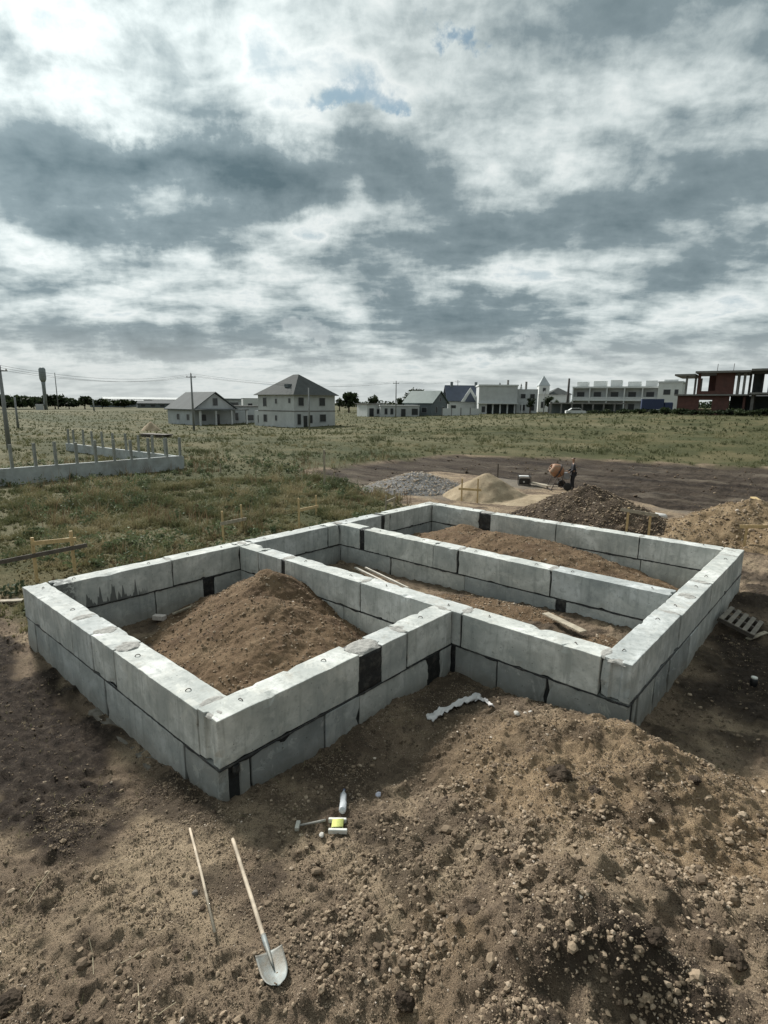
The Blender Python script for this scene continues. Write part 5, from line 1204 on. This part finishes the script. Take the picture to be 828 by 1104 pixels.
# long terrace
B = Bld('terrace_block', 'long white unfinished terrace with open upper bays and roof boxes', 'building', 617, 156, -8)
n = 6; wb = 4.15
B.box('ground_floor_wall', WHT, 0, n*wb, 2.0, 9, -.6, 3.1); B.box('upper_wall', WHT, 0, n*wb, 1.6, 9, 3.3, 6.4); B.box('floor_slab', WHT2, -.2, n*wb+.2, -.2, 9, 3.1, 3.4); B.box('roof_slab', WHT2, -.2, n*wb+.2, -.2, 9.2, 6.3, 6.7)
for k in range(n+1): B.box('party_wall', WHT2, k*wb-.14, k*wb+.14, -.1, 2.05, -.6, 6.3)
for k in range(n):
    B.win('R', k*wb+.8, 3.9, 1.9, 1.5, plane=1.6); B.win('R', k*wb+1.0, .2, 1.5, 2.2, 'doorway', plane=2.0); B.box('roof_box', WHT2, k*wb+.5, k*wb+3.2+.4*(k % 2), 3.0, 6.5, 6.7, 8.0+.2*(k % 3)); B.box('balustrade', WHT, k*wb+.16, (k+1)*wb-.16, -.08, .05, 3.4, 4.1)
B = Bld('terrace_end_house', 'white end building of the terrace left of the brick shell', 'building', 708, 152, -8)
B.box('wall', WHT2, 0, 5.2, 0, 8, -.6, 7.0); B.box('parapet', WHT, -.1, 5.3, -.1, 8.1, 7.0, 7.4); B.win('R', 1.2, 4.2, 1.6, 1.3); B.win('R', 3.6, 4.2, .9, 1.3); B.win('R', 1.2, .8, 1.6, 1.5)
B = Bld('low_garages', 'row of low open concrete garages in front of the terrace', 'building', 593, 140, 2)
B.box('roof_slab', SLAB, 0, 17, 0, 5, 2.5, 2.8); B.box('back_wall', DKW, 0, 17, 4.6, 5, -.8, 2.5)
for k in range(8): B.box('pier', SLAB, .1+2.38*k, .45+2.38*k, .1, .5, -.8, 2.5)
# brick shell with concrete frame
B = Bld('brick_shell', 'unfinished red brick and concrete frame building at the right edge', 'building', 730, 103, -6)
S1, S2 = 3.3, 6.55
B.box('floor_slab', SLAB, -.5, 9.6, -.5, 11, S1-.22, S1); B.box('floor_slab', SLAB, 9.62, 24, -1.2, 11, S1-.05, S1+.25)
B.box('roof_slab', SLAB, -.7, 2.2, -.6, 11, S2-.35, S2-.08); B.box('roof_slab', SLAB, 2.22, 9.6, -.9, 11, S2, S2+.30); B.box('roof_slab', SLAB, 9.62, 24, -1.3, 11, S2+.18, S2+.48)
B.box('brick_wall', BRICK, 0, 3.1, 0, .3, -.8, S1-.22); B.box('brick_wall', BRICK, 4.9, 7.2, 0, .3, -.8, S1-.22); B.box('brick_wall', BRICK, 3.1, 4.9, .01, .29, -.8, 1.0); B.box('brick_wall', BRICK, 3.1, 4.9, .01, .29, 2.4, S1-.22)
B.box('brick_wall', BRICK, 5.1, 7.6, 0, .3, S1, S2); B.box('brick_wall', BRICK, 0, .3, .32, 11, -.8, S1-.22); B.box('brick_wall', BRICK, 2.6, 3.0, 0, .3, S1, S2); B.box('brick_wall', BRICK, 3.0, 5.1, .01, .29, S1, S1+.5)
B.box('inner_wall', BRICK, 9.0, 9.3, .3, 8, -.8, S1-.22); B.box('back_wall', DKW, 7, 24, 9.6, 9.9, -.8, S1-.1); B.box('back_wall', BRICK, 3.6, 6.8, 8.6, 8.9, S1, S2-.0); B.box('back_wall', DKW, 9.9, 11.3, 9.6, 9.9, S1+.25, S2+.18); B.box('back_wall', DKW, 15.0, 19, 9.6, 9.9, S1+.25, S2+.18)
for x, y, w in [(.9, .0, .3), (1.9, 3, .3), (7.9, .3, .3), (8.7, .1, .35), (9.4, 4.5, .35), (12.0, 6, .35), (13.3, 9, .35), (16, 5, .35), (18.5, 2, .35), (22, 0, .4), (7.8, 9, .3), (11.1, 9.4, .3), (2.2, 10.2, .3)]:
    B.box('column', SLAB, x, x+w, y, y+w, S1+.02, S2-.02 if x < 9.5 and x > 2.2 else (S2-.36 if x < 9.5 else S2+.17))
B.box('column', simple('pale_column', (.32, .31, .29), .9), 13.2, 13.75, -1.0, -.5, -.8, S2+.18)
for x, y in [(10, .2), (10.2, 6), (17.8, .2), (22, .2)]: B.box('column', SLAB, x, x+.4, y, y+.4, -.8, S1-.06)
B.box('ground_slab', SLAB, 7.3, 24, -1.3, 11, -.9, -.2)
for x in (7.2, 5.0, 11.7, 16.5): MB().tube([(x, 2, S2+.3), (x+.02, 2, S2+1.5)], .04, 6).build('rebar', RUST, B.root)

# vehicles far off
def far_car(label, px, dist, zb, body):
    B = Bld('parked_car', label, 'car', px, dist, 8, zb)
    m = MB(); m.prism([(0, .3), (4.4, .3), (4.4, .85), (3.6, .95), (3.0, 1.45), (1.3, 1.45), (.6, .95), (0, .85)], 0, 1.75, lambda p, d: Vector((p[0], d, p[1]))); m.build('body', body, B.root)
    m = MB(); m.prism([(.85, .97), (3.45, .97), (2.95, 1.38), (1.4, 1.38)], -.01, 1.76, lambda p, d: Vector((p[0], d, p[1]))); m.build('side_windows', PANE, B.root)
    for x in (.8, 3.5):
        for y in (.1, 1.65): MB().lathe([(.32, -.1), (.32, .1)], 14, Matrix.Translation((x, y, .32)) @ Matrix.Rotation(R(90), 4, 'X')).build('wheel', PANE, B.root)
far_car('white car parked in front of the low garages', 611, 134, None, WHT2)
B = Bld('blue_truck', 'dark blue box truck parked before the terrace end', 'truck', 692, 135, 5)
B.box('cargo_box', simple('dark_blue_paint', (.02, .035, .09), .5), 0, 4.4, 0, 2.2, 1.0, 3.2, bev=.05); B.box('cab', simple('dark_blue_paint', (.02, .035, .09), .5), 4.5, 6.2, .1, 2.1, .7, 2.5, bev=.15); B.box('windscreen', PANE, 5.0, 6.22, .2, 2.0, 1.6, 2.2)
for x in (.8, 3.2, 5.3):
    for y in (.1, 2.1): MB().lathe([(.45, -.15), (.45, .15)], 14, Matrix.Translation((x, y, .45)) @ Matrix.Rotation(R(90), 4, 'X')).build('wheel', PANE, B.root)

# farm sheds on the far left
for i, (px, d, w, h, lb) in enumerate([(98, 420, 24, 4.4, 'long low pale roofed farm shed right of the isolated tree'), (122, 440, 20, 5.0, 'farm shed with pale roof in the middle of the far left sheds'), (148, 400, 26, 4.6, 'farm shed with pale roof left of the gabled house'), (166, 430, 24, 5.0, 'farm shed with grey roof just left of the gabled house roof'), (112, 520, 60, 7.0, 'very long pale roof on the far left skyline')]):
    B = Bld('farm_shed', lb, 'shed', px, d, 4); B.root['group'] = 'far farm sheds'
    B.box('wall', DKW if i < 4 else GRYW, 0, w, 0, 12, -.5, h-1.6); B.gable('roof', WHT2 if i in (1, 4) else ROOFL, 0, w, 0, 12, h-1.6, h, 'x', .6); 
    for k in range(4): B.win('R', 2+k*w/4.4, .8, w/9, 1.4)

# water tower
B = Bld('water_tower', 'grey steel water tower with cylindrical tank on a thin stem at the left skyline', 'water tower', 49, 300, 0)
TW = simple('dull_tower_steel', (.22, .25, .26), .6, .15, .4)
m = MB(); m.lathe([(.75, -.5), (.75, 11), (.9, 13)], 14); m.build('stem', TW, B.root, True)
m = MB(); m.lathe([(.9, 12.6), (1.4, 14.0), (1.4, 18.2), (1.0, 18.9), (.1, 19.1)], 16); m.build('tank', TW, B.root, True)
m = MB(); m.box(-4, -.9, -1.5, 1.5, -.5, 2.6); m.build('pump_house', WHT, B.root)

# utility poles
POLE = simple('grey_concrete_pole', (.22, .23, .23), .85, .15, 1.0); POLED = simple('dark_wooden_pole', (.07, .065, .06), .9, .2, 1.0)
TOPS = {}
def pole(key, label, px, dist, ty, by=None, r=.14, mat=POLE, arm=True, lean=0.0, zb=None):
    xy = D(px, dist, 460); z0 = zg(xy.x, xy.y) if zb is None else zb; zt = Z(px, ty, dist)
    root = empty('utility_pole', (xy.x, xy.y, z0)); tag(root, label, 'pole'); H = zt-z0
    MB().tube([(0, 0, -.5), (0, 0, H)], [r*1.25, r*.75], 10).build('shaft', mat, root, True)
    rd = _R
    if arm:
        MB().beam(Vector(rd)*-.7+Vector((0, 0, H-.5)), Vector(rd)*.7+Vector((0, 0, H-.5)), .09, .09).build('crossarm', POLED, root)
        for s_ in (-.6, 0, .6): MB().lathe([(.05, 0), (.06, .06), (.03, .16)], 8, Matrix.Translation(Vector(rd)*s_+Vector((0, 0, H-.45 if s_ else H)))).build('insulator', simple('insulator_glaze', (.25, .2, .17), .3), root, True)
    TOPS[key] = [Vector((xy.x, xy.y, z0+H-.3+(.3 if not s_ else 0)))+Vector(rd)*s_ for s_ in (-.6, 0, .6)]
    return root
pole('a', 'tall grey utility pole at the left edge in the field', 7, 62, 394, r=.17)
pole('b', 'grey utility pole with crossarm in front of the gabled house', 209, 88, 403, r=.15)
pole('c', 'slim pole above the white flat roofed shell', 426.5, 128, 411, r=.13)
pole('d', 'slim pole behind the blue roofed house', 492, 172, 410, r=.13)
pole('e', 'thick dark pole left of the long terrace', 610, 150, 408, r=.32, mat=POLED, arm=False)
pole('f', 'thin mast on the skyline right of the water tower', 65, 330, 402, r=.22, arm=False)
pole('g', 'short pale post in the field right of the left utility pole', 19.5, 110, 428, r=.16, arm=False)
pole('h', 'short pale post standing before the far farm sheds', 103, 230, 431, r=.25, arm=False)
pole('i', 'pale post beside the right face of the two storey block house', 333.5, 88, 418, r=.12, arm=False)
pole('j', 'thin pale mast in front of the trees by the columned house', 585, 135, 421, r=.12, arm=False)
xyz = D(-140, 60); TOPS['z'] = [Vector((xyz.x, xyz.y, 9.0))+Vector(_R)*s_ for s_ in (-.6, 0, .6)]
def wires(k0, k1, label, sag):
    m = MB()
    for p, q in zip(TOPS[k0], TOPS[k1]):
        m.tube([p.lerp(q, i/14)+Vector((0, 0, -sag*4*(i/14)*(1-i/14))) for i in range(15)], .016, 4)
    o = m.build('power_lines', simple('cable', (.10, .10, .11), .7)); tag(o, label, 'cables')
wires('a', 'b', 'power cables hanging between the left edge pole and the pole by the gabled house', 1.0)
wires('b', 'c', 'power cables from the gabled house pole past the block house roof', 1.2)
wires('c', 'd', 'power cables between the slim poles above the white shell', .5)
wires('z', 'a', 'power cables leaving the left edge pole out of the picture', .3)
